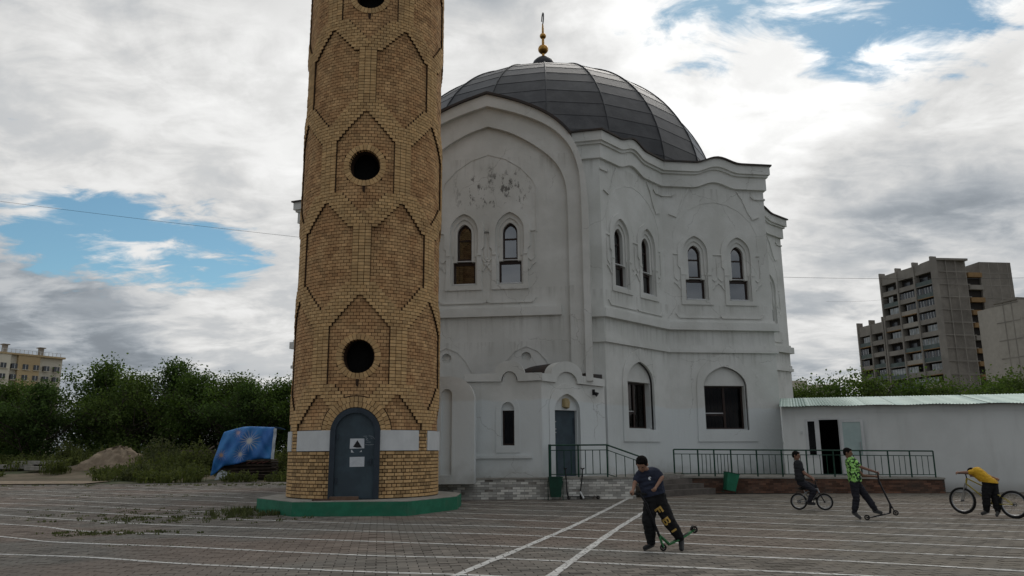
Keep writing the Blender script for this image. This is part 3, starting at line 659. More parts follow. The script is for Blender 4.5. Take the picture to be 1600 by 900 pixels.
def star_face(i, windows=True):
    a, b_ = WL[i], WL[(i+1) % NP]; fr = Fr(a, b_); L = fr.L; bt = MB(); N = 16
    top = [(L*(1-k/N), 13.12+bumpz(i, 1-k/N)) for k in range(N+1)]
    outer = [(0, -.1), (L, -.1)]+top; holes = []
    if windows:
        cs = [L/2-1.0, L/2+1.0]
        for c in cs: holes.append(upper_window(fr, c, bt))
        ornaments(bt, fr, cs, L)
        c = L/2
        opn = [(c-.92, 2.43), (c+.92, 2.43), (c+.92, 4.27), (c-.92, 4.27)]; tym = [(c-.96, 2.40), (c+.96, 2.40)]+arch_pts(c, .96, 4.25, 5.08, 8)
        pl_ = [(c-1.32, 1.93), (c+1.32, 1.93), (c+1.27, 4.2)]+arch_pts(c, 1.25, 4.35, 5.62, 9)+[(c-1.27, 4.2)]
        bt.slab(fr, pl_, [tym], 0, .05); bt.slab(fr, tym, [opn], -.5, -.13, sides=False); holes.append(tym)
        fm = MB().slab(fr, opn, [[(c-.84, 2.51), (c+.02, 2.51), (c+.02, 4.19), (c-.84, 4.19)], [(c+.12, 2.51), (c+.84, 2.51), (c+.84, 4.19), (c+.12, 4.19)]], -.46, -.38)
        fm.fbox(fr, c-.84, c+.02, 3.02, 3.08, -.44, -.39); fo = fm.build('window', FRAME_B, mosque)
        MB().fbox(fr, c-.84, c+.02, 2.51, 4.19, -.43, -.42).build('pane', GLASS_D, fo); MB().fbox(fr, c+.12, c+.84, 2.51, 4.19, -.43, -.42).build('pane', GLASS_D, fo)
        MB().fbox(fr, c-.92, c+.92, 2.40, 2.45, -.40, -.14).build('sill', PVC, fo)
        MB().fbox(fr, c-.80, c+.0, 3.10, 3.14, -.38, -.36).build('vent_bar', CHROME, fo)
        cb = MB()
        for k in range(9): cb.fbox(fr, c-.75+k*.17, c-.65+k*.17, 2.45, 4.2, -.62-.04*(k % 2), -.58-.04*(k % 2))
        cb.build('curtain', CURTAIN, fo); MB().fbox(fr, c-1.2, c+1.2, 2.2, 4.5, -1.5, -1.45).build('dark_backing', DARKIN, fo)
        # curved spandrel reliefs under the frieze
        for s_ in (-1, 1):
            P = [(L/2+s_*1.15, 12.98), (L/2+s_*1.38, 12.62), (L/2+s_*1.62, 12.0), (L/2+s_*1.80, 11.72)]
            bt.strip(fr, P, .06, 0, .05); bt.strip(fr, [(P[-1][0]-s_*.02, P[-1][1]-.02), (P[-1][0]+s_*.30, P[-1][1]+.10)], .06, 0, .06)
            e = L if s_ > 0 else 0
            bt.strip(fr, [(e, 12.66), (e-s_*.50, 12.66), (e-s_*.62, 12.78)], .07, 0, .06)
        # shallow inner arch field round the window pair
        bt.strip(fr, [(L/2+x, z_) for x, z_ in [(-1.95, 10.2), (-1.95, 11.0), (-1.7, 11.55), (-1.2, 12.05), (-.6, 12.35), (0, 12.45), (.6, 12.35), (1.2, 12.05), (1.7, 11.55), (1.95, 11.0), (1.95, 10.2)]], .04, -.01, .012)
    bt.slab(fr, outer, holes, -.05, 0, sides=False)
    return bt.build('wall', STUCCO, mosque)
for i in range(NP):
    if i == 16: continue
    star_face(i, i in (1, 2, 3, 4, 13, 14))
# ---- portal
PF = Fr((-4.5, 29.4), (2.9, 28.5)); pc = 3.62
def smooth_half(P, it=2):
    for _ in range(it):
        Q = [P[0]]
        for a, b_ in zip(P[:-1], P[1:]):
            Q += [(a[0]*.75+b_[0]*.25, a[1]*.75+b_[1]*.25), (a[0]*.25+b_[0]*.75, a[1]*.25+b_[1]*.75)]
        P = Q+[P[-1]]
    return P
def full(half): return [(pc+x, z) for x, z in reversed(half)]+[(pc-x, z) for x, z in half[1:]]     # right foot, over apex, left foot
G0 = full(smooth_half([(0, 15.66), (1.3, 15.24), (2.47, 14.64), (3.25, 13.87), (3.65, 13.0), (3.85, 12.0), (3.92, 11.0), (3.92, 9)])+[(3.92, 4.1)])
G2 = full(smooth_half([(0, 15.16), (1.3, 14.76), (2.47, 14.2), (3.17, 13.49), (3.5, 12.75), (3.66, 11.9), (3.66, 9)])+[(3.66, 4.1)])
G3 = full(smooth_half([(0, 14.36), (.9, 14.08), (1.9, 13.47), (2.7, 12.75), (3.05, 12.0), (3.13, 11.2), (3.13, 9)])+[(3.13, -.1)])
bt = MB(); cs = [pc-.97, pc+.84]; holes = [upper_window(PF, c, bt, -.06) for c in cs]; ornaments(bt, PF, cs, 7.4)
circ = []
for du in (1.43, -1.62):
    n = 16; cc = [(pc+du+.19*math.cos(2*PI*k/n), 5.07+.19*math.sin(2*PI*k/n)) for k in range(n)]; circ.append(cc); bt.slab(PF, cc, [], -.14, -.13)
    bt.strip(PF, [(pc+du+x, z_) for x, z_ in [(-1.0, 4.5), (-.75, 4.95), (-.45, 5.28), (0, 5.48), (.45, 5.28), (.75, 4.95), (1.0, 4.5)]], .04, -.01, .025)
bt.slab(PF, G3, holes+circ, -.13, 0, sides=False)
bt.build('portal_wall', STUCCO_P, mosque)
st_ = MB(); st_.strip(PF, [(pc+x, z_) for x, z_ in [(-1.9, 9.95), (-1.9, 11.75), (-1.75, 12.1), (-1.3, 12.6), (-.7, 13.0), (0, 13.22), (.7, 13.0), (1.3, 12.6), (1.75, 12.1), (1.9, 11.75), (1.9, 9.95)]], .045, -.01, .022)
st_.build('portal_relief', STUCCO_P, mosque)
MB().fbox(PF, pc-2.8, pc+2.8, 6.63, 6.97, 0, .13).build('portal_string_course', STUCCO_P, mosque); MB().fbox(PF, pc-2.82, pc+2.80, 6.972, 7.06, 0, .05).build('portal_string_course', STUCCO_P, mosque)
a1 = MB().slab(PF, G2+G3[::-1], [], 0, .16).build('archivolt', STUCCO, mosque); a2 = MB().slab(PF, G0+G2[::-1], [], 0, .36).build('outer_archivolt', STUCCO, mosque)
sd = MB(); n = len(G0); vs = [PF(p[0], p[1], w_) for w_ in (.34, -7.0) for p in G0]; sd.add(vs, [(i, n+i, n+i+1, i+1) for i in range(n-1)]); sd.build('portal_vault', STUCCO, mosque)
cpx = [p for p in G0 if p[1] > 13.75]; n = len(cpx); m_ = []
for k, p in enumerate(cpx):
    q0, q1 = cpx[max(k-1, 0)], cpx[min(k+1, n-1)]; d = Vector((q1[0]-q0[0], q1[1]-q0[1])).normalized(); m_.append((p[0]+d.y*.09, p[1]-d.x*.09))
m_ = [(2*p[0]-q[0], 2*p[1]-q[1]) if q[1] < p[1] else q for p, q in zip(cpx, m_)]
cp = MB(); vs = [PF(p[0], p[1], w_) for (Q, w_) in ((cpx, .46), (m_, .46), (m_, -7), (cpx, -7)) for p in Q]
cp.add(vs, [(j*n+i, j*n+i+1, ((j+1) % 4)*n+i+1, ((j+1) % 4)*n+i) for j in range(4) for i in range(n-1)]+[(0, n, 2*n, 3*n), (n-1, 4*n-1, 3*n-1, 2*n-1)]); cp.build('portal_roof_cap', ROOFCAP, mosque)
# ---- dome
DZ, DR, DQ, NG, NRG = 14.09, 9.18, .90, 20, 14
ORG['_'] = (0, 0, 0)
core = MB().lathe([(DR*math.cos(R(6*k))*.985, DZ+DR*DQ*math.sin(R(6*k))*.985) for k in range(15)]+[(.02, DZ+DR*DQ*.985)], (MC[0], MC[1], 0), NG*2)
dome = core.build('dome', SEAM, mosque)
MB().lathe([(DR+.05, 13.2), (DR+.05, 14.12), (DR-.1, 14.16)], (MC[0], MC[1], 0), NG*2).build('drum', ROOFCAP, dome)
lat = [0, 5.5, 11, 16.5, 22, 28, 34, 40, 46, 52, 58, 64, 70, 77, 84.5]; hg = PI/NG
dloc = Vector((0, 0, 0))
for k in range(NRG):
    l0, l1 = R(lat[k]), R(lat[k+1]); meshes = []
    r0, z0, r1, z1 = DR*math.cos(l0)/math.cos(hg*.5), DR*DQ*math.sin(l0), DR*math.cos(l1)/math.cos(hg*.5), DR*DQ*math.sin(l1)
    nrm = Vector((math.cos(l0), 0, math.sin(l0)))
    for tn in (.2, .45, .55, .8):
        b = MB(); b.cur = tn; g_ = .012; lift = .018
        P = []
        for (r, z, s_, lf) in ((r0, z0, -1, lift), (r0, z0, 1, lift), (r1, z1, 1, .004), (r1, z1, -1, .004)):
            a = s_*(hg-g_/max(r, .6)); rr = r+lf*nrm.x; P.append((rr*math.sin(a), -rr*math.cos(a), z+lf*nrm.z))
        Q = [(p[0]*.985, p[1]*.985, p[2]-.03) for p in P]
        b.add(P+Q, [(0, 1, 2, 3), (0, 4, 5, 1), (1, 5, 6, 2), (2, 6, 7, 3), (3, 7, 4, 0)]); me = b.mesh('roof_panel'); me.materials.append(METAL_R); meshes.append(me)
    for i in range(NG):
        put('roof_panel', random.choice(meshes), dome, (0, 0, DZ), (0, 0, hg*2*i+R(7)))
ORG.pop('_')
for i in range(NG):
    a = hg*(2*i+1)+R(7); b = MB()
    b.tube([(MC[0]+(DR+.045)*math.cos(R(l))*math.sin(a), MC[1]-(DR+.045)*math.cos(R(l))*math.cos(a), DZ+(DR*DQ+.04)*math.sin(R(l))) for l in range(0, 87, 3)], .028, 5); b.build('standing_seam', SEAM, dome)
fx, fy = MC; fn = MB().lathe([(.68, 22.2), (.66, 23.55), (.58, 23.75), (.40, 23.93), (.12, 24.02), (.10, 24.1)], (fx, fy, 0), 20).build('finial_base', FIN_DK, mosque, True)
MB().lathe([(.085, 24.0), (.075, 25.1), (.06, 25.9), (.035, 26.2)], (fx, fy, 0), 10).build('finial_rod', GOLD, fn, True)
for zc, rr in ((24.55, .30), (25.40, .19)): MB().ell((fx, fy, zc), (rr, rr, rr*.95), n=20, m=12).build('finial_ball', GOLD, fn, True)
cr = MB(); n = 22; crv = Vector((math.sin(R(78)), math.cos(R(78)), 0)); outl = []
for k in range(n+1):
    t = R(-60+300*k/n)+R(-90+30); th = .075*math.sin(PI*k/n)
    outl.append((t, th))
vs = []
for (t, th) in outl:
    c = Vector((fx, fy, 26.53)); e1 = Vector((math.sin(R(7)), -math.cos(R(7)), 0)); q = c+e1*.34*math.cos(t)+Vector((0, 0, .36*math.sin(t))); inw = (c-q).normalized(); sd_ = Vector((math.cos(R(7)), math.sin(R(7)), 0))*.03
    vs += [q-sd_, q+sd_, q+sd_+inw*(th+.01), q-sd_+inw*(th+.01)]
cr.add(vs, [(4*k+a, 4*k+4+a, 4*k+4+(a+1) % 4, 4*k+(a+1) % 4) for k in range(n) for a in range(4)]); cr.build('crescent', FIN_DK, fn)

# ---- entrance vestibule (part of the mosque)
VA, VC, VB = (-1.35, 27.3), (1.0, 27.0), (3.42, 28.85)
F1 = Fr(VA, VC); F2 = Fr(VC, VB); vest = MB()
wo = [(.97, 1.80), (1.39, 1.80), (1.39, 3.0), (.97, 3.0)]; wt = [(.95, 1.78), (1.41, 1.78)]+round_pts(1.18, .23, 3.02, 10, .27)
pl_ = [(.76, 1.55), (1.60, 1.55), (1.60, 3.02)]+round_pts(1.18, .40, 3.06, 12, .46)+[(.76, 3.02)]
vest.slab(F1, [(-.4, -.1), (F1.L, -.1), (F1.L, 4.0), (1.75, 4.0)]+round_pts(1.25, .26, 4.0, 10, .36)+[(-.4, 4.0)], [wt], -.10, 0, sides=False)
vest.slab(F1, wt, [wo], -.35, -.10, sides=False); vest.slab(F1, pl_, [wt], 0, .03)
door_o = [(.60, .70), (1.74, .70), (1.74, 3.02), (.60, 3.02)]; door_t = [(.57, .66), (1.77, .66)]+arch_pts(1.17, .60, 3.02, 3.60, 8); dpl = [(.33, .66), (2.09, .66), (2.09, 3.0)]+arch_pts(1.2, .88, 3.1, 3.98, 9, .15)+[(.33, 3.0)]
vest.slab(F2, [(0, -.1), (F2.L, -.1), (F2.L, 3.95), (1.86, 3.95)]+round_pts(1.15, .55, 3.97, 12, .40)+[(.41, 4.0), (0, 4.0)], [door_t], -.12, 0, sides=False)
vest.slab(F2, dpl, [door_t], 0, .03); vest.slab(F2, door_t, [door_o], -.4, -.12, sides=False)
vest.fbox(F1, -.4, .0, 0, 4.0, -3.2, -.0001)
vo = vest.build('vestibule_wall', STUCCO, mosque)
def para(fr, segs, bumps, w0=-.3, w1=.09):
    """parapet band with a round hood: outline polygon"""
    (u0, zb0), (u1, zb1) = segs; th = .27
    c, r, h = bumps; top = [(u1, zb1+th)]+[(c+(r+.24)*math.cos(PI*k/16), (zb0+th)+(h+.08)*math.sin(PI*k/16)) for k in range(17)]+[(u0, zb0+th)]
    bot = [(u0, zb0)]+[(c-r*math.cos(PI*k/16), zb0-.02+h*math.sin(PI*k/16)) for k in range(17)]+[(u1, zb1)]
    return MB().slab(fr, bot+top, [], w0, w1)
p1 = para(F1, ((-.35, 4.02), (F1.L+.03, 4.02)), (1.25, .29, .36)).build('parapet', STUCCO, mosque); p2 = para(F2, ((-.03, 4.0), (F2.L-.06, 3.93)), (1.13, .50, .40)).build('parapet', STUCCO, mosque)
rb = MB()
for fr, c, r in ((F1, 1.25, .46), (F2, 1.13, .68)):
    n = 12; vs = [fr(c+r*math.cos(PI*k/n), 4.24+(.47 if fr is F1 else .50)*math.sin(PI*k/n), w_) for w_ in (.05, -2.2) for k in range(n+1)]; b = MB().add(vs, [(k, k+1, n+2+k, n+1+k) for k in range(n)]); b.build('hood_roof', ROOFCAP, mosque)
rv = MB().add([F1(-.4, 4.2, 0), F1(F1.L, 4.2, 0), F2(F2.L, 4.1, 0), F2(F2.L, 4.1, -2.4), F1(-.4, 4.2, -3.2)], [(0, 1, 2, 3, 4)]).build('vestibule_roof', ROOFCAP, mosque)
MB().fbox(F2, 2.05, 2.95, 4.20, 4.38, -1.2, .0).build('roof_kerb', ROOFCAP, mosque)
fo = MB().slab(F1, wo, [[(1.02, 1.86), (1.34, 1.86), (1.34, 2.95), (1.02, 2.95)]], -.30, -.22).build('window', FRAME_B, mosque); MB().fbox(F1, 1.02, 1.34, 1.86, 2.95, -.27, -.26).build('pane', GLASS_D, fo); MB().fbox(F1, .9, 1.5, 1.6, 3.2, -.7, -.65).build('pane_backing', CURTAIN, fo)
dl = MB().fbox(F2, .62, 1.72, .70, 3.01, -.30, -.22).build('entrance_door', STEEL_D, mosque)
for zz in (2.62, 2.36, 2.24): MB().fbox(F2, .78, .82, zz-.02, zz+.02, -.22, -.20).build('door_stud', CHROME, dl)
MB().fbox(F2, 1.62, 1.70, 2.2, 2.75, -.22, -.205).build('closer', STEEL_F, dl); MB().fbox(F2, .70, .74, 1.55, 1.80, -.22, -.16).build('door_handle', CHROME, dl)
lm = MB(); lm.fbox(F2, 1.04, 1.28, 3.10, 3.42, -.12, .04); MB().add([F2(1.06, 3.14, .03), F2(1.22, 3.10, .08), F2(1.30, 3.30, .03), F2(1.20, 3.42, .06), F2(1.10, 3.45, .0), F2(1.04, 3.42, -.1), F2(1.02, 3.14, -.1), F2(1.24, 3.06, -.1), F2(1.32, 3.28, -.1)], [(0, 1, 2, 3, 4), (0, 4, 5, 6), (0, 6, 7, 1), (1, 7, 8, 2), (2, 8, 5, 3), (3, 5, 4)]).build('door_lamp', M('yellowed_lamp', (.42, .33, .17), (.34, .26, .13), .5), mosque)
spk = MB(); spk.fbox(F2, 2.42, 2.47, 3.60, 3.80, .0, .10); spk.build('loudspeaker', BLACKP, mosque); MB().tube([F2(2.44, 3.70, .06), F2(2.52, 3.60, .18)], [.03, .09], 10).build('speaker_horn', BLACKP, mosque)
b = MB(); b.fbox(F1, -.4, F1.L-.35, 1.36, 1.46, 0, .07); b.build('base_ledge', STUCCO, mosque)
# wing wall with blind niche, left of the vestibule
WF = Fr((-3.6, 26.22), (-1.30, 26.15)); L = WF.L
nich = [(L-1.12, .85), (L-.76, .85)]+round_pts(L-.94, .18, 3.50, 10)
outl = [(0, .55), (L, .55)]+[(L-.75+.75*math.cos(R(a)), 3.30+.80*math.sin(R(a))) for a in range(0, 91, 9)]+[(0, 4.10)]
MB().slab(WF, outl, [nich], -.8, 0, back=True).build('wing_wall', STUCCO, mosque); MB().slab(WF, [(p[0], p[1]) for p in nich], [], -.2, -.12).build('niche', STUCCO, mosque)
ww = MB(); ww.slab(WF, [(L-1.22, .80), (L-.66, .80), (L-.66, 3.5)]+round_pts(L-.94, .28, 3.52, 10)+[(L-1.22, 3.5)], [nich], 0, .012); ww.build('niche_frame', STUCCO, mosque)

# ================================================================== TERRACE, STEPS, RAMP
def brick_wall(fr, u0, u1, z0, z1, parent, mat, mort, bl=.26, bh=.083, holes=0.0, name='brick', jit=.004, limit=300):
    tns = [.1, .35, .5, .65, .95]; full_, half_ = [], []
    for t in tns:
        for (ln, lst) in ((bl-.012, full_), (bl/2-.012, half_)):
            b = MB(); b.cur = t; b.box(-ln/2, ln/2, -.012, .06, -bh/2+.006, bh/2-.006); me = b.mesh(name); me.materials.append(mat); lst.append(me)
    MB().fbox(fr, u0, u1, z0-.1, z1-.004, -.3, -.0005).build('mortar_bed', mort, parent)
    rows = int(round((z1-z0)/bh)); bh2 = (z1-z0)/rows; o = ORG[parent.name]; k = 0; rz = math.atan2(fr.e.y, fr.e.x)
    for r_ in range(rows):
        u = u0+(0 if r_ % 2 == 0 else -bl/2)
        while u < u1-.02:
            a, b_ = max(u, u0), min(u+bl, u1); ln = b_-a
            if ln > bl*.35 and random.random() > holes:
                p = Vector(fr((a+b_)/2, z0+(r_+.5)*bh2, 0)); isf = ln > bl*.75
                q = put(name, random.choice(full_ if isf else half_), parent, (p.x-o[0], p.y-o[1], p.z-o[2]), (random.gauss(0, .01), random.gauss(0, .01), rz), (ln/(bl if isf else bl/2), 1, bh2/bh)); k += 1
            u += bl
    return k
TF = Fr((-3.2, 27.03), (4.1, 26.7)); TZ = .72
terr = thing('entrance_terrace', 'whitewashed crumbling brick terrace with three concrete steps below the mosque door', 'terrace', (0, 27, 0))
ta, tb = TF(0, 0)[:2], TF(TF.L, 0)[:2]
tm = MB(); ngon_prism(tm, [ta, tb, (4.15, 28.4), (6.5, 30.2), (6.9, 31.9), (4, 30), (0, 29), (-3.2, 29)], -.05, TZ-.06); tm.build('core', WMORT, terr)
cp = MB(); ngon_prism(cp, [TF(-.02, 0, .05)[:2], TF(TF.L+.04, 0, .05)[:2], (4.2, 28.45), (6.5, 30.25), (6.9, 32.2), (3.7, 29.6), (0, 29.2), (-3.2, 29.2)], TZ-.06, TZ); cp.build('terrace_slab', CONC, terr)
brick_wall(TF, .2, TF.L, 0, TZ-.06, terr, WBRICK, WMORT, .27, .085, .04)
side = Fr(tb, (4.15, 28.4)); brick_wall(side, 0, side.L, 0, TZ-.06, terr, WBRICK, WMORT, .27, .085, .04)
SF = Fr((4.05, 28.0), (6.5, 29.95))
for k in range(3):
    MB().fbox(SF, .02-.0*k, SF.L+.25*k, -.05, TZ-.17*(k+1)-.005, -.6, .33*(k+1)).build('step', STEP, terr)
RF = Fr((6.35, 30.1), (15.5, 28.5))
AFr = Fr((9.9, 31.9), (24.0, 26.86))
ramp = thing('brick_ramp', 'low dark red brick ramp with concrete top in front of the white annex', 'ramp', (11, 29.5, 0))
b = MB(); a, c = RF(0, 0)[:2], RF(RF.L, 0)[:2]; ngon_prism(b, [a, c, (15.9, 29.9), (9.9, 32.2), (7.0, 32.4)], -.05, .55); b.build('core', RMORT, ramp)
b = MB(); n = len([0]*5); P = [RF(-.02, 0, .05)[:2], RF(RF.L+.03, 0, .05)[:2], (15.95, 29.9), (9.9, 32.3), (7.0, 32.5)]; zt = [.62, .55, .55, .62, .62]
b.add([(p[0], p[1], z-.06) for p, z in zip(P, zt)]+[(p[0], p[1], z) for p, z in zip(P, zt)], [(i, (i+1) % 5, 5+(i+1) % 5, 5+i) for i in range(5)]+[(5, 6, 7, 8, 9)]); b.build('ramp_slab', CONC, ramp)
brick_wall(RF, 0, RF.L, 0, .52, ramp, RBRICK, RMORT, .26, .075)
re_ = Fr(c, (15.9, 29.9)); brick_wall(re_, 0, re_.L, 0, .50, ramp, RBRICK, RMORT, .26, .075)
# railings
def rail(name, label, posts, tops, fr_pts, bars, parent_loc, mat, low=.14, midgap=.16):
    t = thing(name, label, 'railing', parent_loc, 'dark green metal railings')
    return t
def rail_run(t, p0, p1, z0b, z0t, z1b, z1t, nb, mat, post=(True, True), pr=.028, foot=0.0):
    """one bay: top rail, second rail, bottom rail, balusters; z?b ground level, z?t top level at each end"""
    p0 = Vector((p0[0], p0[1], 0)); p1 = Vector((p1[0], p1[1], 0))
    def at(f, z0, z1): q = p0.lerp(p1, f); return Vector((q.x, q.y, z0+(z1-z0)*f))
    e = (p1-p0).normalized()
    def bar(a, b, r, nm):
        MB().tube([a, b], r, 4 if r > .012 else 4).build(nm, mat, t)
    bar(at(0, z0t, z1t), at(1, z0t, z1t), .026, 'top_rail')
    bar(at(0, z0t-.17, z1t-.17), at(1, z0t-.17, z1t-.17), .014, 'middle_rail')
    bar(at(0, z0b+.10, z1b+.10), at(1, z0b+.10, z1b+.10), .014, 'bottom_rail')
    if post[0]: bar(at(0, z0b-foot, 0), at(0, z0t, 0), pr, 'post')
    if post[1]: q = at(1, z0b, z1b); bar(Vector((q.x, q.y, z1b-foot)), Vector((q.x, q.y, z1t)), pr, 'post')
    for k in range(nb):
        f = (k+1)/(nb+1); a = at(f, z0b+.10, z1b+.10); b_ = at(f, z0t-.17, z1t-.17); bar(a, b_, .014, 'baluster')
rl = thing('entrance_railing', 'dark green railing on the whitewashed terrace sloping down at the steps', 'railing', TF(4, 0), 'dark green railings')
def tpnt(u): return TF(u, 0, -.05)[:2]
rail_run(rl, tpnt(4.45), tpnt(5.42), TZ, 1.79, TZ, 1.79, 3, GREEN_D); rail_run(rl, tpnt(5.42), tpnt(6.40), TZ, 1.79, TZ, 1.79, 3, GREEN_D, (False, True))
rail_run(rl, tpnt(6.40), (4.42, 27.0), TZ, 1.79, .28, 1.36, 3, GREEN_D, (False, True), foot=.28)
MB().tube([tpnt(4.45)+(TZ,), tpnt(4.45)+(1.82,)], .05, 8).build('corner_post', GREEN_D, rl); MB().tube([(4.42, 27.0, 1.36), (4.55, 27.05, 1.32)], .028, 4).build('top_rail', GREEN_D, rl)
rr = thing('ramp_railing', 'long dark green railing along the brick ramp before the annex door', 'railing', RF(4, 0), 'dark green railings')
us = [-.2, .70, 1.30, 1.92, 2.86, 3.76, 4.65, 5.6, 6.55, 7.5, 8.25, 9.05]; nbs = [2, 3, 4, 3, 3, 3, 3, 3, 3, 3, 3]
for k in range(len(us)-1):
    z0, z1 = .62-.07*us[k]/9.1, .62-.07*us[k+1]/9.1
    rail_run(rr, RF(us[k], 0, -.08)[:2], RF(us[k+1], 0, -.08)[:2], z0, z0+1.0-.06*us[k]/9, z1, z1+1.0-.06*us[k+1]/9, nbs[k], GREEN_D, (k == 0, True), pr=.030)

# ================================================================== ANNEX
annex = thing('annex_building', 'low white plastered annex with an open glazed door and pale green corrugated roof', 'building', AFr(3, 0))
b = MB(); AL = AFr.L
dop = [(2.36, .60), (3.14, .60), (3.14, 2.74), (2.36, 2.74)]; sop = [(1.94, 1.32), (2.30, 1.32), (2.30, 2.72), (1.94, 2.72)]
b.slab(AFr, [(1.06, -.1), (AL, -.1), (AL, 2.97), (1.06, 3.12)], [dop, sop], -.25, 0); b.build('wall', ANNEX, annex)
b = MB(); b.add([AFr(1.06, -.1, -.01), AFr(AL, -.1, -.01), AFr(AL, 3.0, -.01), AFr(1.06, 3.1, -.01), AFr(1.06, -.1, -5), AFr(AL, -.1, -5), AFr(AL, 3.5, -5), AFr(1.06, 3.6, -5)], [(1, 5, 6, 2), (5, 4, 7, 6), (4, 0, 3, 7)]); b.build('rear_wall', ANNEX, annex)
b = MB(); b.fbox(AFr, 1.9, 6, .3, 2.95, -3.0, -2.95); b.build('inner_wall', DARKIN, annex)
def pvc_frame(o, inn_, w0, w1, nm, par): return MB().slab(AFr, o, [inn_], w0, w1).build(nm, PVC, par)
sf = pvc_frame([(1.90, 1.28), (2.36, 1.28), (2.36, 2.76), (1.90, 2.76)], [(2.0, 1.36), (2.26, 1.36), (2.26, 2.68), (2.0, 2.68)], -.12, .02, 'side_window', annex); MB().fbox(AFr, 2.0, 2.26, 1.36, 2.68, -.06, -.05).build('pane', GLASS_D, sf)
df = pvc_frame([(2.361, .60), (3.20, .60), (3.20, 2.80), (2.361, 2.80)], [(2.43, .59), (3.13, .59), (3.13, 2.73), (2.43, 2.73)], -.12, .02, 'door_frame', annex)
# open leaf folded back against the wall
DF = Fr(AFr(3.18, 0, .04)[:2], AFr(4.06, 0, .22)[:2]); dlf = MB().slab(DF, [(0, .64), (.86, .64), (.86, 2.72), (0, 2.72)], [[(.10, 1.34), (.76, 1.34), (.76, 2.62), (.10, 2.62)]], -.03, .03).build('door_leaf', PVC, annex)
MB().fbox(DF, .10, .76, 1.34, 2.62, -.012, .012).build('pane', M('frosted_pane', (.42, .52, .50), (.36, .46, .45), .25, 2, spec=.6), dlf)
hb = MB(); hb.tube([DF(.70, 1.42, .03), DF(.70, 1.42, .09), DF(.70, 1.85, .09), DF(.70, 1.85, .03)], .016, 6); hb.build('pull_handle', CHROME, dlf)
MB().fbox(AFr, 1.72, 1.80, 2.2, 2.30, 0, .04).build('bell_box', PVC, annex)
# roof sheets (corrugated), each a part
def sheet(u0, u1, mat, parent):
    b = MB(); n = int((u1-u0)/.055); prof = []
    for k in range(n+1):
        u = u0+(u1-u0)*k/n; zz = .018*math.sin(2*PI*u/.11); prof.append((u, zz))
    vs = [AFr(u, 3.33-.0100*u+zz+dz0+(.012*math.sin(u*3.1) if w_ > 0 else 0), w_) for (w_, dz0) in ((.30, -.035), (.0, 0.0), (-5.2, .62)) for (u, zz) in prof]; m = n+1
    vs2 = [(p[0], p[1], p[2]-.012) for p in vs]
    b.add(vs, [(j*m+k, j*m+k+1, (j+1)*m+k+1, (j+1)*m+k) for j in range(2) for k in range(n)])
    return b.build('roof_sheet', mat, parent)
u = .98; k = 0
while u < AL: sheet(u, min(u+1.08, AL), CORR, annex); u += 1.06; k += 1
MB().slab(AFr, [(1.06, 3.0), (AL, 2.90), (AL, 3.14), (1.06, 3.28)], [], -.2, .012).build('eaves_board', ANNEX, annex)

# ================================================================== FAR BUILDINGS
BCONC = M('weathered_panel', (.26, .235, .205), (.18, .162, .14), .92, .12, .2, 3, coord='Position', fine=.2)
BCONC2 = M('pale_panel', (.42, .385, .335), (.35, .32, .275), .92, .1, .2, 3, coord='Position', fine=.2)
BFIN = M('panel_edge', (.30, .275, .24), (.235, .215, .19), .9, .3, coord='Position')
BOCH = M('ochre_parapet', (.32, .20, .09), (.25, .155, .075), .9, .3, coord='Position')
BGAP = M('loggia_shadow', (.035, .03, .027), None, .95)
BGLZ = M('loggia_glazing', (.34, .36, .36), (.16, .175, .18), .35, .7, spec=.5, coord='Position')
BTEAL = M('teal_parapet', (.14, .17, .16), (.10, .125, .12), .8, .4, coord='Position')
CREAM = M('cream_render', (.66, .61, .50), (.60, .55, .45), .9, .15, coord='Position')
CREAM_D = M('ochre_render', (.50, .38, .22), (.44, .33, .19), .9, .15, coord='Position')
BWIN = M('far_window', (.045, .05, .058), (.03, .034, .04), .2, .5, spec=.6)
def panel_lines(par, fr, u0, u1, z0, z1, du, dz_, mat, w_=.04):
    u = u0+du
    while u < u1-.3: MB().fbox(fr, u-.09, u+.09, z0, z1, -.05, w_).build('panel_joint', mat, par); u += du
    z = z0+dz_
    while z < z1-.3: MB().fbox(fr, u0, u1, z-.09, z+.09, -.05, w_+.01).build('panel_joint', mat, par); z += dz_
C0 = (99.4, 175.0); CL = (95.3, 191.7); CR = (107.3, 175.9); ZT = 44.7; FH = 3.0
def dirn(a, b): v = Vector((b[0]-a[0], b[1]-a[1])); return v.normalized()
dL, dR = dirn(C0, CL), dirn(C0, CR)
blk = thing('apartment_tower', 'grey concrete apartment tower with stacked glazed loggias right of the mosque', 'building', (*C0, 0))
def quad_prism(b, A, B, dep, z0, z1):
    n = Vector((-(B[1]-A[1]), B[0]-A[0])).normalized()*dep
    ngon_prism(b, [A, B, (B[0]+n.x, B[1]+n.y), (A[0]+n.x, A[1]+n.y)], z0, z1)
b = MB(); quad_prism(b, CL, C0, 8, -1, ZT); b.build('wall', BCONC, blk)
FF = Fr(CL, C0)                          # loggia facade, u from far left to the near corner
LF = FF.L; bays = 3; bw = LF/bays
rng = random.Random(3)
for k in range(bays+1): MB().fbox(FF, k*bw-.22, k*bw+.22, 0, ZT+.5+.1*k, 0, 1.6).build('fin', BFIN, blk)
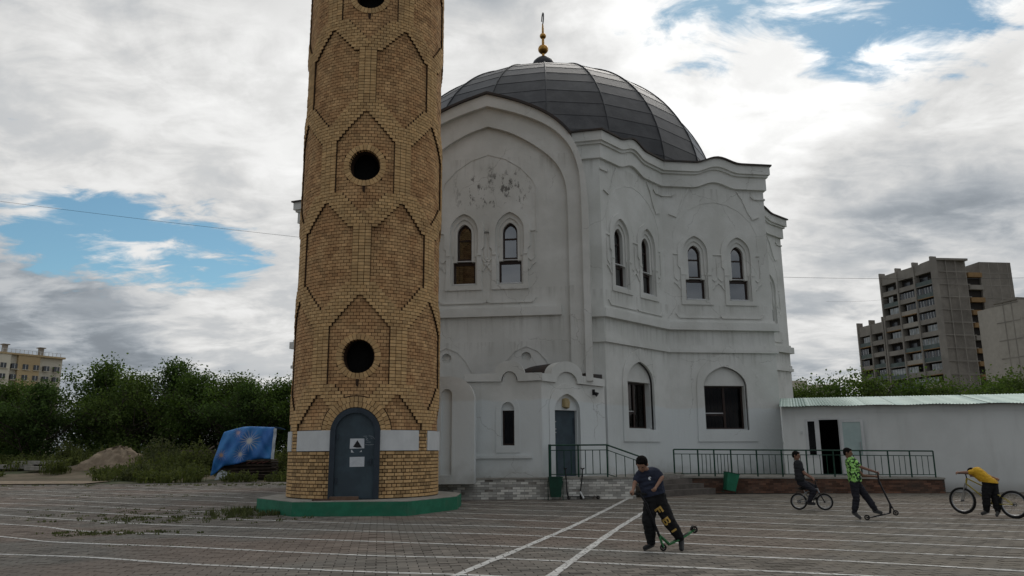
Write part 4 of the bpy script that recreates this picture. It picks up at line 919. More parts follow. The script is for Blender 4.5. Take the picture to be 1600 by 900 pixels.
def loggia(fr, u0, u1, z, par, r):
    """one loggia: shadow gap, parapet, sometimes glazing, sometimes an ochre underside panel"""
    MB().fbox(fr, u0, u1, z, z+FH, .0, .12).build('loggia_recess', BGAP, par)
    m = r.choice([BFIN, BFIN, BCONC2, BTEAL]); p = MB().fbox(fr, u0, u1, z+.15, z+1.15, 1.2, 1.36).build('parapet', m, par)
    MB().fbox(fr, u0, u1, z, z+.16, .12, 1.45).build('floor_slab', BOCH if r.random() < .3 else BFIN, p)
    q = r.random()
    if q < .55:
        a = u0 if r.random() < .5 else u0+(u1-u0)*.4; e = u1 if r.random() < .6 else u0+(u1-u0)*.65
        gz_ = MB().fbox(fr, a, max(e, a+1), z+1.15, z+2.55, 1.22, 1.28).build('glazing', BGLZ if r.random() < .7 else BWIN, p); n = max(2, int((e-a)/.85))
        for i in range(n+1): MB().fbox(fr, a+(max(e, a+1)-a)*i/n-.05, a+(max(e, a+1)-a)*i/n+.05, z+1.15, z+2.55, 1.28, 1.33).build('mullion', BFIN if r.random() < .4 else PVC, gz_)
    else:
        MB().fbox(fr, u0+.8, u0+(u1-u0)*.5, z+.9, z+2.3, .12, .2).build('window', BGLZ if r.random() < .5 else BWIN, p)
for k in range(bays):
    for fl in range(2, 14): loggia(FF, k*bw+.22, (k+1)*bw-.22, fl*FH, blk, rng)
    MB().fbox(FF, k*bw+.22, (k+1)*bw-.22, 14*FH, ZT-.3, .0, 1.3).build('attic_panel', BFIN, blk)
SFr = Fr(C0, CR); panel_lines(blk, SFr, 0, SFr.L, 6, ZT, 2.4, 3.0, BFIN)
b = MB(); A2 = (CR[0]+.3, CR[1]+3.2); quad_prism(b, CR, (CR[0]+3.4, CR[1]+.5), 5, -1, ZT-2.2)
RCF = Fr((CR[0], CR[1]+1.4), (CR[0]+3.5, CR[1]+1.9)); b = MB().fbox(RCF, 0, RCF.L, 0, ZT-2.5, -4, 0).build('stair_recess', BCONC, blk)
for fl in range(2, 14):
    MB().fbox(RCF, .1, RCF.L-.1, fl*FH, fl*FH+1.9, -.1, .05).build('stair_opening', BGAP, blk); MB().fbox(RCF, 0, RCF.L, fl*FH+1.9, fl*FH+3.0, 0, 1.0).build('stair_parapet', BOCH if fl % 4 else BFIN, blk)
b = MB(); S2 = (110.8, 177.2); E2 = (118.9, 178.2); quad_prism(b, S2, E2, 9, -1, ZT); b.build('second_wall', BCONC, blk); S2F = Fr(S2, E2); panel_lines(blk, S2F, 0, S2F.L, 6, ZT, 2.4, 3.0, BFIN)
MB().fbox(SFr, 0, SFr.L, ZT, ZT+.5, -6, .25).build('roof_slab', BFIN, blk)
wing = thing('apartment_wing', 'lower grey loggia wing on the left of the concrete apartment tower', 'building', (90.2, 196, 0))
WFr = Fr((93.3, 202.5), (95.15, 192.4)); ZW = 33.0; b = MB().fbox(WFr, 0, WFr.L, -1, ZW, -8, 0).build('wall', BCONC, wing); bw2 = WFr.L/2
for k in range(3): MB().fbox(WFr, k*bw2-.22, k*bw2+.22, 0, ZW+1.2, 0, 1.6).build('fin', BFIN, wing)
for k in range(2):
    for fl in range(2, 10): loggia(WFr, k*bw2+.22, (k+1)*bw2-.22, fl*FH+.4, wing, rng)
    MB().fbox(WFr, k*bw2+.22, (k+1)*bw2-.22, 10*FH+.4, ZW, 0, 1.3).build('attic_panel', BFIN, wing)
rb_ = thing('apartment_block', 'pale concrete apartment block cut off by the right edge of the photograph', 'building', (75.5, 120, 0))
RB1 = Fr((79.4, 124.4), (80.4, 120.0)); MB().fbox(RB1, 0, RB1.L, -1, 24.6, -10, 0).build('wall', BCONC2, rb_); panel_lines(rb_, RB1, 0, RB1.L, 4, 24.6, 1.6, 2.9, BFIN, .03)
RB2 = Fr((80.4, 120.0), (91.0, 121.4)); MB().fbox(RB2, 0, RB2.L, -1, 24.3, -9, -1.2).build('rear_wall', BCONC2, rb_)
for fl in range(1, 8):
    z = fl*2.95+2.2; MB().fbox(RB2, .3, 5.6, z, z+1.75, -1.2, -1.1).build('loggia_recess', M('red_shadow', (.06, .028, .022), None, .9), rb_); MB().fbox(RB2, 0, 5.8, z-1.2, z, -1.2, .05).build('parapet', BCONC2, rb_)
    gg = MB().fbox(RB2, .9, 4.6, z, z+1.5, -.3, -.25).build('glazing', BGLZ, rb_) if fl in (3, 7) else None
    if gg:
        for i in range(5): MB().fbox(RB2, .9+i*.925-.06, .9+i*.925+.06, z, z+1.5, -.25, -.2).build('mullion', PVC, gg)
MB().fbox(RB1, -.2, RB1.L, 24.6, 25.0, -10, .2).build('roof_edge', BCONC, rb_)
sb_ = thing('distant_block', 'small pale distant block low behind the trees beside the mosque', 'building', (78, 200, 0))
SB = Fr((71.5, 201), (84, 199)); MB().fbox(SB, 0, 5, -1, 19.0, -8, 0).build('wall', CREAM, sb_); MB().fbox(SB, 5, SB.L, -1, 17.9, -8, -.8).build('lower_wall', CREAM, sb_); MB().fbox(SB, .3, .9, 19, 20.3, -1, -.4).build('chimney', CREAM_D, sb_)
for k in range(5): MB().fbox(SB, .6+k*2.3, 1.5+k*2.3, 14.6, 15.9, -.9, .03).build('window', BWIN, sb_)
lb_ = thing('cream_apartment_block', 'long cream apartment block with roof vents at the left edge above the trees', 'building', (-140, 222, 0))
LB = Fr((-152.5, 201.5), (-135.2, 230.0)); ZL = 29.6; MB().fbox(LB, 0, LB.L, -1, ZL, -12, 0).build('wall', CREAM, lb_)
for (u0, u1) in ((13, 18.5), (20.5, 26.5)): MB().fbox(LB, u0, u1, 0, ZL+.1, 0, .9).build('bay', CREAM_D if u0 > 19 else CREAM, lb_)
LW = LB.L
MB().fbox(LB, -.3, LW+.3, ZL, ZL+.5, -12, 1.1).build('cornice', CREAM_D, lb_)
for fl in range(5, 9):
    for k in range(11):
        u0 = 1.2+k*2.95
        f = MB().fbox(LB, u0, u0+1.5, fl*3.05+1.3, fl*3.05+2.7, .0, 1.02).build('window', BWIN, lb_); MB().fbox(LB, u0+.7, u0+.82, fl*3.05+1.3, fl*3.05+2.7, 1.02, 1.06).build('mullion', PVC, f); MB().fbox(LB, u0-.1, u0+2.0, fl*3.05+1.05, fl*3.05+1.2, 1.0, 1.2).build('sill', CREAM, f)
for u0 in (8, 17.5, 27.5):
    MB().fbox(LB, u0, u0+1.1, ZL+.5, ZL+2.9, -3, -1.8).build('roof_vent', BFIN, lb_); MB().fbox(LB, u0-.35, u0+1.45, ZL+2.9, ZL+3.15, -3.4, -1.4).build('vent_cap', BFIN, lb_)
k = 0.0
while k < LW: MB().fbox(LB, k, k+.12, ZL+.5, ZL+1.6, .6, .72).build('roof_rail_post', PVC, lb_); k += 1.15
MB().fbox(LB, 0, LW, ZL+1.5, ZL+1.58, .62, .70).build('roof_rail', PVC, lb_); MB().fbox(LB, 13.5, 13.62, ZL, ZL+6.5, -2, -1.88).build('antenna', BFIN, lb_)

# ================================================================== TREES AND WEEDS
def make_tree(seed, H, W, nleaf, lsize, mat, low=.06):
    r = random.Random(seed); tr = MB(); lf = MB(); tips = []
    def limb(p, d, L, rad, depth):
        pts = [p]; rs = [rad]; q = p.copy(); dd = d.copy(); n = 4
        for i in range(n):
            dd = (dd+Vector((r.gauss(0, .16), r.gauss(0, .16), r.gauss(.05, .10)))).normalized(); q = q+dd*L/n; pts.append(q.copy()); rs.append(rad*(1-.16*(i+1)))
            if depth < 2 and i > 0:
                for _ in range(2):
                    a = r.uniform(0, 2*PI); nd = (dd*.55+Vector((math.cos(a), math.sin(a), r.uniform(-.05, .5)))*.8).normalized(); limb(q, nd, L*r.uniform(.5, .75), rad*.5, depth+1)
            elif depth == 2: tips.append(q.copy())
        tr.tube(pts, rs, 6 if depth < 2 else 4, False); tips.append(q)
    ns = r.choice([2, 3, 3])
    for k in range(ns):
        a = 2*PI*k/ns+r.uniform(-.4, .4); limb(Vector((.18*math.cos(a), .18*math.sin(a), -.2)), Vector((.30*math.cos(a), .30*math.sin(a), 1)).normalized(), H*.55, .11, 0)
    # clump centres through an uneven crown volume
    cl_ = [t for t in tips if t.z > H*low]; C_ = []
    for _ in range(70):
        a = r.uniform(0, 2*PI); z = r.uniform(low, 1)**.85; rad = W*.5*(1-.62*max(0, z-.45)/.55)*math.sqrt(r.random())*(.85+.15*math.sin(a*3+seed)); C_.append(Vector((rad*math.cos(a), rad*math.sin(a), H*z*.93)))
    C_ += r.sample(cl_, min(len(cl_), 40))
    for _ in range(12):
        a = r.uniform(0, 2*PI); C_.append(Vector((W*.22*math.cos(a)*r.random(), W*.22*math.sin(a)*r.random(), H*r.uniform(.9, 1.04))))
    for i in range(nleaf):
        c = r.choice(C_); s_ = W*.085; p = c+Vector((r.gauss(0, s_), r.gauss(0, s_), r.gauss(0, s_*.75)))
        if p.z < .1: continue
        lf.cur = min(1, max(0, r.gauss(.5, .25))); u = Vector((r.gauss(0, 1), r.gauss(0, 1), r.gauss(0, .7))).normalized(); v = u.orthogonal().normalized(); v = (v*math.cos(r.random()*6.28)+u.cross(v)*math.sin(r.random()*6.28)); ls = lsize*r.uniform(.6, 1.3)
        u = u*ls*.5; v = v*ls
        lf.add([p-u*.2, p+v*.4-u, p+v, p+v*.4+u], [(0, 1, 2, 3)])
    a = tr.mesh('trunk'); a.materials.append(BARK); b = lf.mesh('crown'); b.materials.append(mat); return a, b
TV = [make_tree(11, 8.5, 6.4, 15000, .185, LEAF[0]), make_tree(23, 8.5, 6.8, 15000, .185, LEAF[1]), make_tree(37, 8.5, 6.0, 15000, .175, LEAF[2])]
SV = [make_tree(51, 5.3, 4.8, 12000, .125, LEAF[1], .12), make_tree(67, 5.3, 5.0, 12000, .125, LEAF[0], .12)]
def tree(x, y, h, wsc, vi, rz, label, variants, base, group, z=None):
    t = thing('leafy_tree', label, 'tree', (x, y, gz(x, y) if z is None else z), group, rz, False); s_ = h/base
    s_ *= .90 if variants is TV else .95
    for nm, me in zip(('trunk', 'crown'), variants[vi]): q = put(nm, me, t, (0, 0, 0)); q.scale = (s_*wsc*1.12, s_*wsc*1.12, s_)
LT = [(-46.5, 64, 7.4, 1.15, 0, .3, 'dark green tree at the left edge below the cream block'), (-42.5, 66, 7.4, 1.0, 1, 1.2, 'dark tree second from the left edge under the cream block'),
 (-38.5, 63, 7.0, 1.1, 2, 2.1, 'low dark tree third from the left edge, in a dip of the tree line'), (-35.6, 68, 9.3, .95, 0, 3.3, 'tallest dark tree with a peaked crown behind the concrete slabs'),
 (-31.8, 65, 8.0, 1.0, 1, 4.0, 'rounded dark tree right of the tallest one'), (-29.6, 68, 9.4, .9, 2, 5.1, 'tall dark tree with a spiky top behind the sand mound'),
 (-26.6, 65, 8.0, 1.0, 0, .9, 'dark tree just right of the sand mound'), (-24.2, 67, 7.9, 1.0, 1, 2.6, 'dark tree midway between the sand mound and the blue tarpaulin'),
 (-21.6, 63, 7.0, 1.0, 2, 1.7, 'lower dark tree directly left of the blue tarpaulin'), (-19.0, 64, 7.2, .95, 0, 4.4, 'dark tree directly behind the blue tarpaulin'),
 (-16.4, 66, 7.4, 1.0, 1, 5.6, 'dark tree right of the blue tarpaulin, against the minaret'), (-13.0, 62, 6.6, 1.0, 2, .2, 'dark tree mostly hidden behind the minaret')]
for a in LT: tree(a[0], a[1], a[2], a[3], a[4], a[5], a[6], TV, 8.5, 'trees behind the waste ground')
RWN = ['at the far left', 'under the cream block', 'in the dip left of the tallest tree', 'behind the tallest tree', 'behind the concrete slabs', 'behind the sand mound', 'right of the sand mound', 'left of the tarpaulin', 'near the minaret']
for i in range(9):
    x = -49+i*4.4+random.uniform(-1, 1); tree(x, 73+random.uniform(-2, 3), (6.9 if x < -36 else 7.6)+random.uniform(-.4, .4), 1.15, i % 3, i*1.3, 'dark tree of the rear row '+RWN[i], TV, 8.5, 'rear row of trees')
RTX = [(17.2, 46.5, 5.3, 'dark green tree above the annex roof, next to the mosque'), (19.4, 46, 5.5, 'second tree from the mosque above the annex roof'), (21.6, 47, 5.9, 'tallest tree above the annex roof, left of the apartment tower'), (23.8, 46, 5.5, 'tree above the annex roof under the lower apartment wing'),
 (26.0, 46.5, 5.4, 'tree above the annex roof under the apartment tower loggias'), (28.2, 46, 5.3, 'low tree above the annex roof under the corner of the tower'), (30.3, 47, 5.9, 'bushy tree above the annex roof in front of the tower side wall'), (32.6, 46, 5.4, 'tree above the annex roof left of the pale block'), (34.8, 46.5, 5.8, 'tree at the right edge before the pale block')]
for i, a in enumerate(RTX): tree(a[0], a[1], a[2], 1.0, i % 2, i*2.1, a[3], SV, 5.3, 'trees behind the annex', z=-.06)
def weed_clump(b, x, y, z, h, n, r, rr, leaf=.05):
    for _ in range(n):
        a = rr.uniform(0, 2*PI); q = r*math.sqrt(rr.random()); px, py = x+q*math.cos(a), y+q*math.sin(a); L = h*rr.uniform(.45, 1.1); b.cur = min(1, max(0, rr.gauss(.5, .25)))
        d = Vector((rr.gauss(0, .22), rr.gauss(0, .22), 1)).normalized(); s_ = Vector((rr.gauss(0, 1), rr.gauss(0, 1), 0)).normalized()*leaf*rr.uniform(.5, 1)
        p = Vector((px, py, z-.02)); m = p+d*L*.55; t = p+d*L+Vector((rr.gauss(0, .1), rr.gauss(0, .1), 0))*L
        b.add([p-s_*.4, p+s_*.4, m+s_, m-s_, t], [(0, 1, 2, 3), (3, 2, 4)])
        if h > .5:
            for _k in range(5):
                o = p.lerp(t, rr.uniform(.3, 1)); u = Vector((rr.gauss(0, 1), rr.gauss(0, 1), rr.gauss(.3, .5))).normalized()*leaf*3; v = u.orthogonal().normalized()*leaf*.9; b.add([o, o+u*.5-v, o+u, o+u*.5+v], [(0, 1, 2, 3)])
rr = random.Random(5)
wb = MB()
for _ in range(260):
    x = rr.uniform(-46, -11); y = rr.uniform(45.5, 62)
    if -48 < x < -25 and y < 50 and rr.random() < .85: continue
    if -38 < x < -25 and 46 < y < 56 and rr.random() < .75: continue
    if -19 < x < -14 and 47 < y < 51: continue
    h = rr.uniform(.25, .9) if y < 52 else rr.uniform(.5, 1.4)
    if x > -27 and y > 47: h *= 1.25
    weed_clump(wb, x, y, gz(x, y), h, 42, rr.uniform(.5, 1.1), rr, .055)
tag(wb.build('tall_weeds', WEED, None), 'tall uncut weeds and grass covering the waste ground behind the plaza', 'weeds', kind='stuff')
wc = MB()
for (cx, cy, sx, sy, n, h) in ((-8.2, 16.6, .9, .25, 60, .075), (-8.2, 20.0, 1.5, .45, 90, .09), (-7.5, 21.8, .3, .7, 40, .20), (-6.7, 20.9, .45, .3, 26, .18), (-9.8, 21.6, 1.6, .6, 60, .06), (-10.0, 23.4, 1.8, .6, 36, .06), (-12.5, 40.5, 3.5, .5, 60, .12), (-20, 41.8, 6, .35, 60, .10), (-7.0, 14.6, 1.2, .3, 10, .04), (-13.2, 31, 2.5, .5, 22, .06), (-8.6, 19.0, .8, .2, 12, .06)):
    for _ in range(n):
        x, y = rr.gauss(cx, sx), rr.gauss(cy, sy); weed_clump(wc, x, y, 0, h, 12, .10, rr, .018)
tag(wc.build('joint_weeds', WEED2, None), 'low dusty weeds growing in the paving joints around the minaret base', 'weeds', kind='stuff')
def shrub(x, y, h, w_, label, seed, mat):
    r = random.Random(seed); b = MB(); st = MB()
    for k in range(7):
        a = r.uniform(0, 2*PI); st.tube([(x, y, gz(x, y)-.1), (x+.2*w_*math.cos(a), y+.2*w_*math.sin(a), gz(x, y)+h*.5), (x+.38*w_*math.cos(a), y+.38*w_*math.sin(a), gz(x, y)+h*r.uniform(.7, .95))], [.03, .02, .008], 4, False)
    for _ in range(2600):
        a = r.uniform(0, 2*PI); q = w_*.5*math.sqrt(r.random()); z = r.random()**.8*math.sqrt(max(0, 1-(2*q/w_)**1.6))*(.75+.25*math.sin(2.3*a+seed)*math.cos(5*a))+r.gauss(0, .05); p = Vector((x+q*math.cos(a), y+q*math.sin(a), gz(x, y)+h*max(z, .02))); b.cur = min(1, max(0, r.gauss(.5, .28)))
        u = Vector((r.gauss(0, 1), r.gauss(0, 1), r.gauss(.3, .8))).normalized()*.16; v = u.orthogonal().normalized()*.05; b.add([p, p+u*.5-v, p+u, p+u*.5+v], [(0, 1, 2, 3)])
    t = thing('wild_shrub', label, 'shrub', (x, y, gz(x, y)), 'shrubs on the waste ground'); st.build('stem', BARK, t); b.build('foliage', mat, t)
shrub(-41.5, 57, 1.5, 3.4, 'bluish bushy shrub at the left edge in front of the trees', 1, WEED2); shrub(-34.0, 60, 2.6, 2.6, 'upright green shrub behind the concrete slabs', 2, WEED); shrub(-25.2, 56, 3.0, 3.2, 'tall pale shrub right of the sand mound', 3, WEED2); shrub(-21.2, 52.5, 2.6, 2.6, 'green shrub left of the blue tarpaulin', 4, WEED); shrub(-13.6, 49.5, 2.9, 2.4, 'green shrub between the blue tarpaulin and the minaret', 5, WEED); shrub(-23.0, 49, 1.2, 2.6, 'low grey-green shrub at the plaza edge left of the tarpaulin', 6, WEED2)

# ================================================================== WASTE GROUND THINGS
sm_ = MB(); n, m = 40, 16; vs = []
for j in range(m+1):
    for i in range(n):
        a = 2*PI*i/n; q = 1-j/m; rx, ry = 3.1*q*(1+.10*math.sin(3*a+1)), 1.7*q*(1+.12*math.cos(2*a)); x, y = -28.8+rx*math.cos(a)+.5*(1-q), 56.4+ry*math.sin(a); h = 1.75*(1-q**1.6)*(1+.06*math.sin(5*a+j)); vs.append((x+random.gauss(0, .05), y+random.gauss(0, .05), .35+h+random.gauss(0, .055)*(1 if 0 < j < m else 0)))
sm_.add(vs, [(j*n+i, j*n+(i+1) % n, (j+1)*n+(i+1) % n, (j+1)*n+i) for j in range(m) for i in range(n)]); tag(sm_.build('sand_mound', SAND, None, True), 'rounded heap of brown sand on the waste ground', 'sand heap')
for i, (x, y, z, l, wd, h, rz, lab) in enumerate([(-36.6, 56.5, .80, 4.4, 1.6, .28, .12, 'pale concrete slab lying lowest among the weeds left of the sand mound'), (-34.4, 57.2, 1.06, 3.4, 1.4, .25, -.06, 'concrete slab resting on top of another beside the sand mound'), (-32.6, 55.2, .70, 2.6, 1.2, .25, .2, 'short concrete slab touching the left foot of the sand mound')]):
    t = thing('concrete_slab', lab, 'slab', (x, y, z), 'concrete slabs on the waste ground', rz, False); MB().box(-l/2, l/2, -wd/2, wd/2, -h/2, h/2).build('panel', CONC, t)
    for k in (-.35, .35): MB().tube([(k*l, 0, h/2-.02), (k*l, .03, h/2+.09), (k*l+.16, .03, h/2+.09), (k*l+.16, 0, h/2-.02)], .012, 5).build('lifting_loop', BLACKP, t)
WOOD = M('grey_planks', (.17, .14, .105), (.10, .08, .06), .9, 3, .3, 30)
for i, (x, y, z, l, h, rz, lab) in enumerate([(-21.9, 55.5, 1.05, 2.8, 1.3, .1, 'stack of weathered timber under shrubs left of the blue tarpaulin'), (-19.0, 54.0, 1.1, 2.2, 1.8, -.15, 'leaning heap of old boards directly left of the blue tarpaulin')]):
    t = thing('timber_stack', lab, 'timber', (x, y, 0), 'timber stacks', rz, False); r = random.Random(i)
    for k in range(9):
        zz = .55+.16*k*h/1.4; MB().box(-l/2+r.uniform(-.2, .2), l/2+r.uniform(-.2, .2), -.5+r.uniform(-.1, .1), .5, zz, zz+.11).build('board', WOOD, t)
    MB().tube([(-l/2, -.55, .5), (l*.3, -.5, 2.1+.2*i)], .06, 4).build('leaning_plank', WOOD, t)
SANDS = MB(); r = random.Random(4); P = [(-40, 45.0), (-34, 44.6), (-29, 45.2), (-24.5, 45.0), (-24.0, 47.2), (-29, 48.6), (-35, 49.0), (-41, 48.6), (-47, 49), (-47, 45)]; SANDS.add([(x, y, gz(x, y)+.05) for x, y in P], [tuple(range(10))]); tag(SANDS.build('sand_path', SAND), kind='structure')
# ---- junk heap under the blue banner
def banner_extra(t, co, col, bs):
    x, y, z = t.sep(co)
    p = t.comb(x, z, 0.0); out = col
    for (cx, cz, rad, nr, cc) in ((.35, 2.35, .85, 17, (.50, .47, .42)), (-.15, 1.55, .62, 14, (.56, .50, .44)), (-.45, 2.85, .55, 13, (.46, .34, .38)), (-1.3, 1.5, .55, 12, (.5, .30, .18))):
        d = t.vmath('SUBTRACT', p, (cx, cz, 0)); r_ = t.vmath('LENGTH', d); dx_, dz_, _z = t.sep(d); a = t.math('ARCTAN2', dz_, dx_)
        jit = t.noise(t.comb(t.math('MULTIPLY', a, 9.0), t.math('MULTIPLY', r_, 2.0), cx), 1.3, 3); ray = t.ramp(t.math('SINE', t.math('MULTIPLY_ADD', a, float(nr), t.math('MULTIPLY', jit, 5.0))), .1, .75)
        fall = t.ramp(t.math('ADD', r_, t.math('MULTIPLY', jit, .55)), rad*1.25, rad*.35); core = t.ramp(r_, rad*.30, rad*.12)
        out = t.mix(t.math('MAXIMUM', t.math('MULTIPLY', t.math('MULTIPLY', ray, fall), 1.0), t.math('MULTIPLY', core, .85)), out, cc)
    return out
BANNER = M('blue_banner', (.035, .20, .50), (.018, .12, .38), .45, 1.1, .25, 5, extra=banner_extra, spec=.4)
BANW = M('banner_edge', (.52, .56, .60), None, .5)
junk = thing('junk_heap', 'dark heap of scrap timber and boards under the blue banner at the plaza edge', 'junk heap', (-16.6, 48.9, 0)); r = random.Random(8)
MB().box(-18.0, -14.9, 48.5, 51.0, 0, 1.1).build('scrap_core', M('dark_scrap', (.035, .028, .023), (.02, .017, .015), .95, 2), junk)
for k in range(16):
    x0 = -18.3+r.uniform(0, .4); zz = .18+.07*k+r.uniform(-.02, .02); y0 = 48.32+r.uniform(-.05, .25)
    MB().tube([(x0, y0, zz), (-14.75+r.uniform(-.5, .3), y0+r.uniform(-.1, .2), zz+r.uniform(-.08, .08))], .05, 4).build('board', M('dark_board', (.07, .05, .038), (.04, .03, .024), .9, 3), junk)
for k in range(6): MB().tube([(-17.0+k*.32, 48.25, .98+.03*(k % 2)), (-16.7+k*.34, 48.2, 1.13)], .022, 5).build('red_rod', M('faded_red_rod', (.22, .09, .075), None, .8), junk)
MB().add([(-18.2, 48.1, .02), (-17.6, 48.0, .10), (-16.5, 48.1, .22), (-17.1, 48.05, .36), (-17.75, 48.05, .62), (-18.0, 48.1, .45)], [(0, 1, 2, 3, 4, 5)]).build('pale_sheet', BANW, junk)
MB().tube([(-16.9, 48.15, 1.13), (-14.5, 48.3, 1.2)], .06, 4).build('pale_beam', WOOD, junk)
bn = MB(); nu, nv = 40, 30; vs = []
for j in range(nv+1):
    v = j/nv
    for i in range(nu+1):
        u = i/nu; zt = 3.25-.06*u-.55*max(0, .35-u)**1.2*2.2; zb = .82+.42*sm(.15, .75, u)-.55*sm(.22, 0, u)
        if v < .62: f = v/.62; z = zb+(zt-zb)*f; y = 48.05+.38*f*f+.25*max(0, .3-u)
        else: f = (v-.62)/.38; z = zt+.05*math.sin(f*PI)-.1*f; y = 48.43+2.3*f+.25*max(0, .3-u)
        x = -18.35+u*3.55+(.55*(z/3.2)**1.5)*(1-u)*1.15-(1-u)*.15
        z += .035*math.sin(9*u+4*v)*(1-v); y += .07*math.sin(13*u+7*v+2*math.sin(5*v))+.05*math.sin(24*u-11*v)+.03*math.sin(41*u+23*v)+.06*abs(math.sin(6*(u+v*.6)))
        vs.append((x+16.6, y-48.9, z))
bn.add(vs, [(j*(nu+1)+i, j*(nu+1)+i+1, (j+1)*(nu+1)+i+1, (j+1)*(nu+1)+i) for j in range(nv) for i in range(nu)])
bno = thing('blue_banner', 'blue vinyl banner printed with white fireworks draped over the junk heap', 'banner', (-16.6, 48.9, 0), None, 0, False)
q = bn.build('sheet', BANNER, bno, True); md = q.modifiers.new('thickness', 'SOLIDIFY'); md.thickness = .01
e = MB(); vs = []
for j in range(0, 19):
    x, y, z = bn.v[j*(nu+1)+nu]; vs += [(x-.01, y-.03, z), (x+.17, y-.01+.02*math.sin(j), z-.02)]
e.add(vs, [(2*j, 2*j+1, 2*j+3, 2*j+2) for j in range(18)]); q = e.build('white_hem', BANW, bno); q.modifiers.new('thickness', 'SOLIDIFY').thickness = .01
# ---- overhead wires
def wire(p0, p1, sag, lab):
    P = [Vector(p0).lerp(Vector(p1), t/24)-Vector((0, 0, sag*4*(t/24)*(1-t/24))) for t in range(25)]; tag(MB().tube(P, .013, 4).build('overhead_wire', BLACKP), lab, 'wire', 'overhead wires')
wire((-56, 62, 24.5), (3, 70, 19.0), .4, 'thin dark overhead wire crossing the sky left of the minaret'); wire((20, 62, 15.6), (58, 70, 17.3), .3, 'thin dark overhead wire from the mosque to the apartment tower'); wire((50, 120, 24.5), (96, 170, 36.5), .8, 'thin wire sloping up to the apartment tower roof')

# ================================================================== SMALL THINGS ON THE PLAZA
def bin_(loc, rz, tilt, label):
    t = thing('litter_bin', label, 'bin', loc, 'green litter bins', rz, False); t.rotation_euler = (tilt[0], tilt[1], rz)
    b = MB(); o = [(-.17, -.15), (.17, -.15), (.17, .15), (-.17, .15)]; O2 = [(-.23, -.2), (.23, -.2), (.23, .2), (-.23, .2)]; I2 = [(x*.94, y*.94) for x, y in O2]; I1 = [(x*.9, y*.9) for x, y in o]
    vs = [(x, y, .10) for x, y in o]+[(x, y, .74) for x, y in O2]+[(x, y, .74) for x, y in I2]+[(x, y, .14) for x, y in I1]
    b.add(vs, [(j*4+i, j*4+(i+1) % 4, (j+1)*4+(i+1) % 4, (j+1)*4+i) for j in range(3) for i in range(4)]+[(0, 3, 2, 1), (12, 13, 14, 15)]); b.build('bucket', GREEN_D if tilt == (0, 0) else GREEN, t)
    MB().tube([(-.235, -.205, .74), (.235, -.205, .74), (.235, .205, .74), (-.235, .205, .74), (-.235, -.205, .74)], .012, 5).build('rim', GREEN_D, t)
    for s_ in (-1, 1): MB().tube([(s_*.25, 0, .62), (s_*.25, 0, .02), (s_*.25, .16, .01)], .014, 5).build('stand', GREEN_D, t); MB().tube([(s_*.25, 0, .01), (s_*.25, -.16, .01)], .014, 5).build('foot', GREEN_D, t)
    return t
p = TF(4.62, 0, .34); bin_((p[0], p[1], 0), .05, (0, 0), 'dark green metal litter bin upright against the whitewashed terrace')
p = RF(1.72, 0, .45); bin_((p[0], p[1], .02), .15, (0, .20), 'tilted bright green metal litter bin leaning at the brick ramp')

def wheel(t, c, Rw, ax, tyre_r=.022, spokes=20, rim=CHROME, nm='wheel'):
    ax = Vector(ax).normalized(); wo_ = MB().ring(c, Rw-tyre_r, tyre_r, 30, 8, ax).build(nm, RUBBER, t, True)
    MB().ring(c, Rw-2.2*tyre_r, tyre_r*.5, 30, 6, ax).build('rim', rim, wo_, True); hb_ = MB().tube([Vector(c)-ax*.045, Vector(c)+ax*.045], .022, 8).build('hub', BLACKP, wo_)
    a = ax.orthogonal().normalized(); b_ = ax.cross(a); sp = MB()
    for k in range(spokes):
        an = 2*PI*k/spokes; o = Vector(c)+(a*math.cos(an)+b_*math.sin(an))*(Rw-2.3*tyre_r); i = Vector(c)+(a*math.cos(an+.35)+b_*math.sin(an+.35))*.02+ax*(.03 if k % 2 else -.03)
        sp.tube([i, o], .0022, 3, False)
    tag(sp.build('spokes', CHROME, wo_), kind='stuff'); return wo_
def local_thing(name, label, cat, x, y, group=None, yaw=None):
    return thing(name, label, cat, (x, y, 0), group, -math.atan2(x, y) if yaw is None else yaw, False)
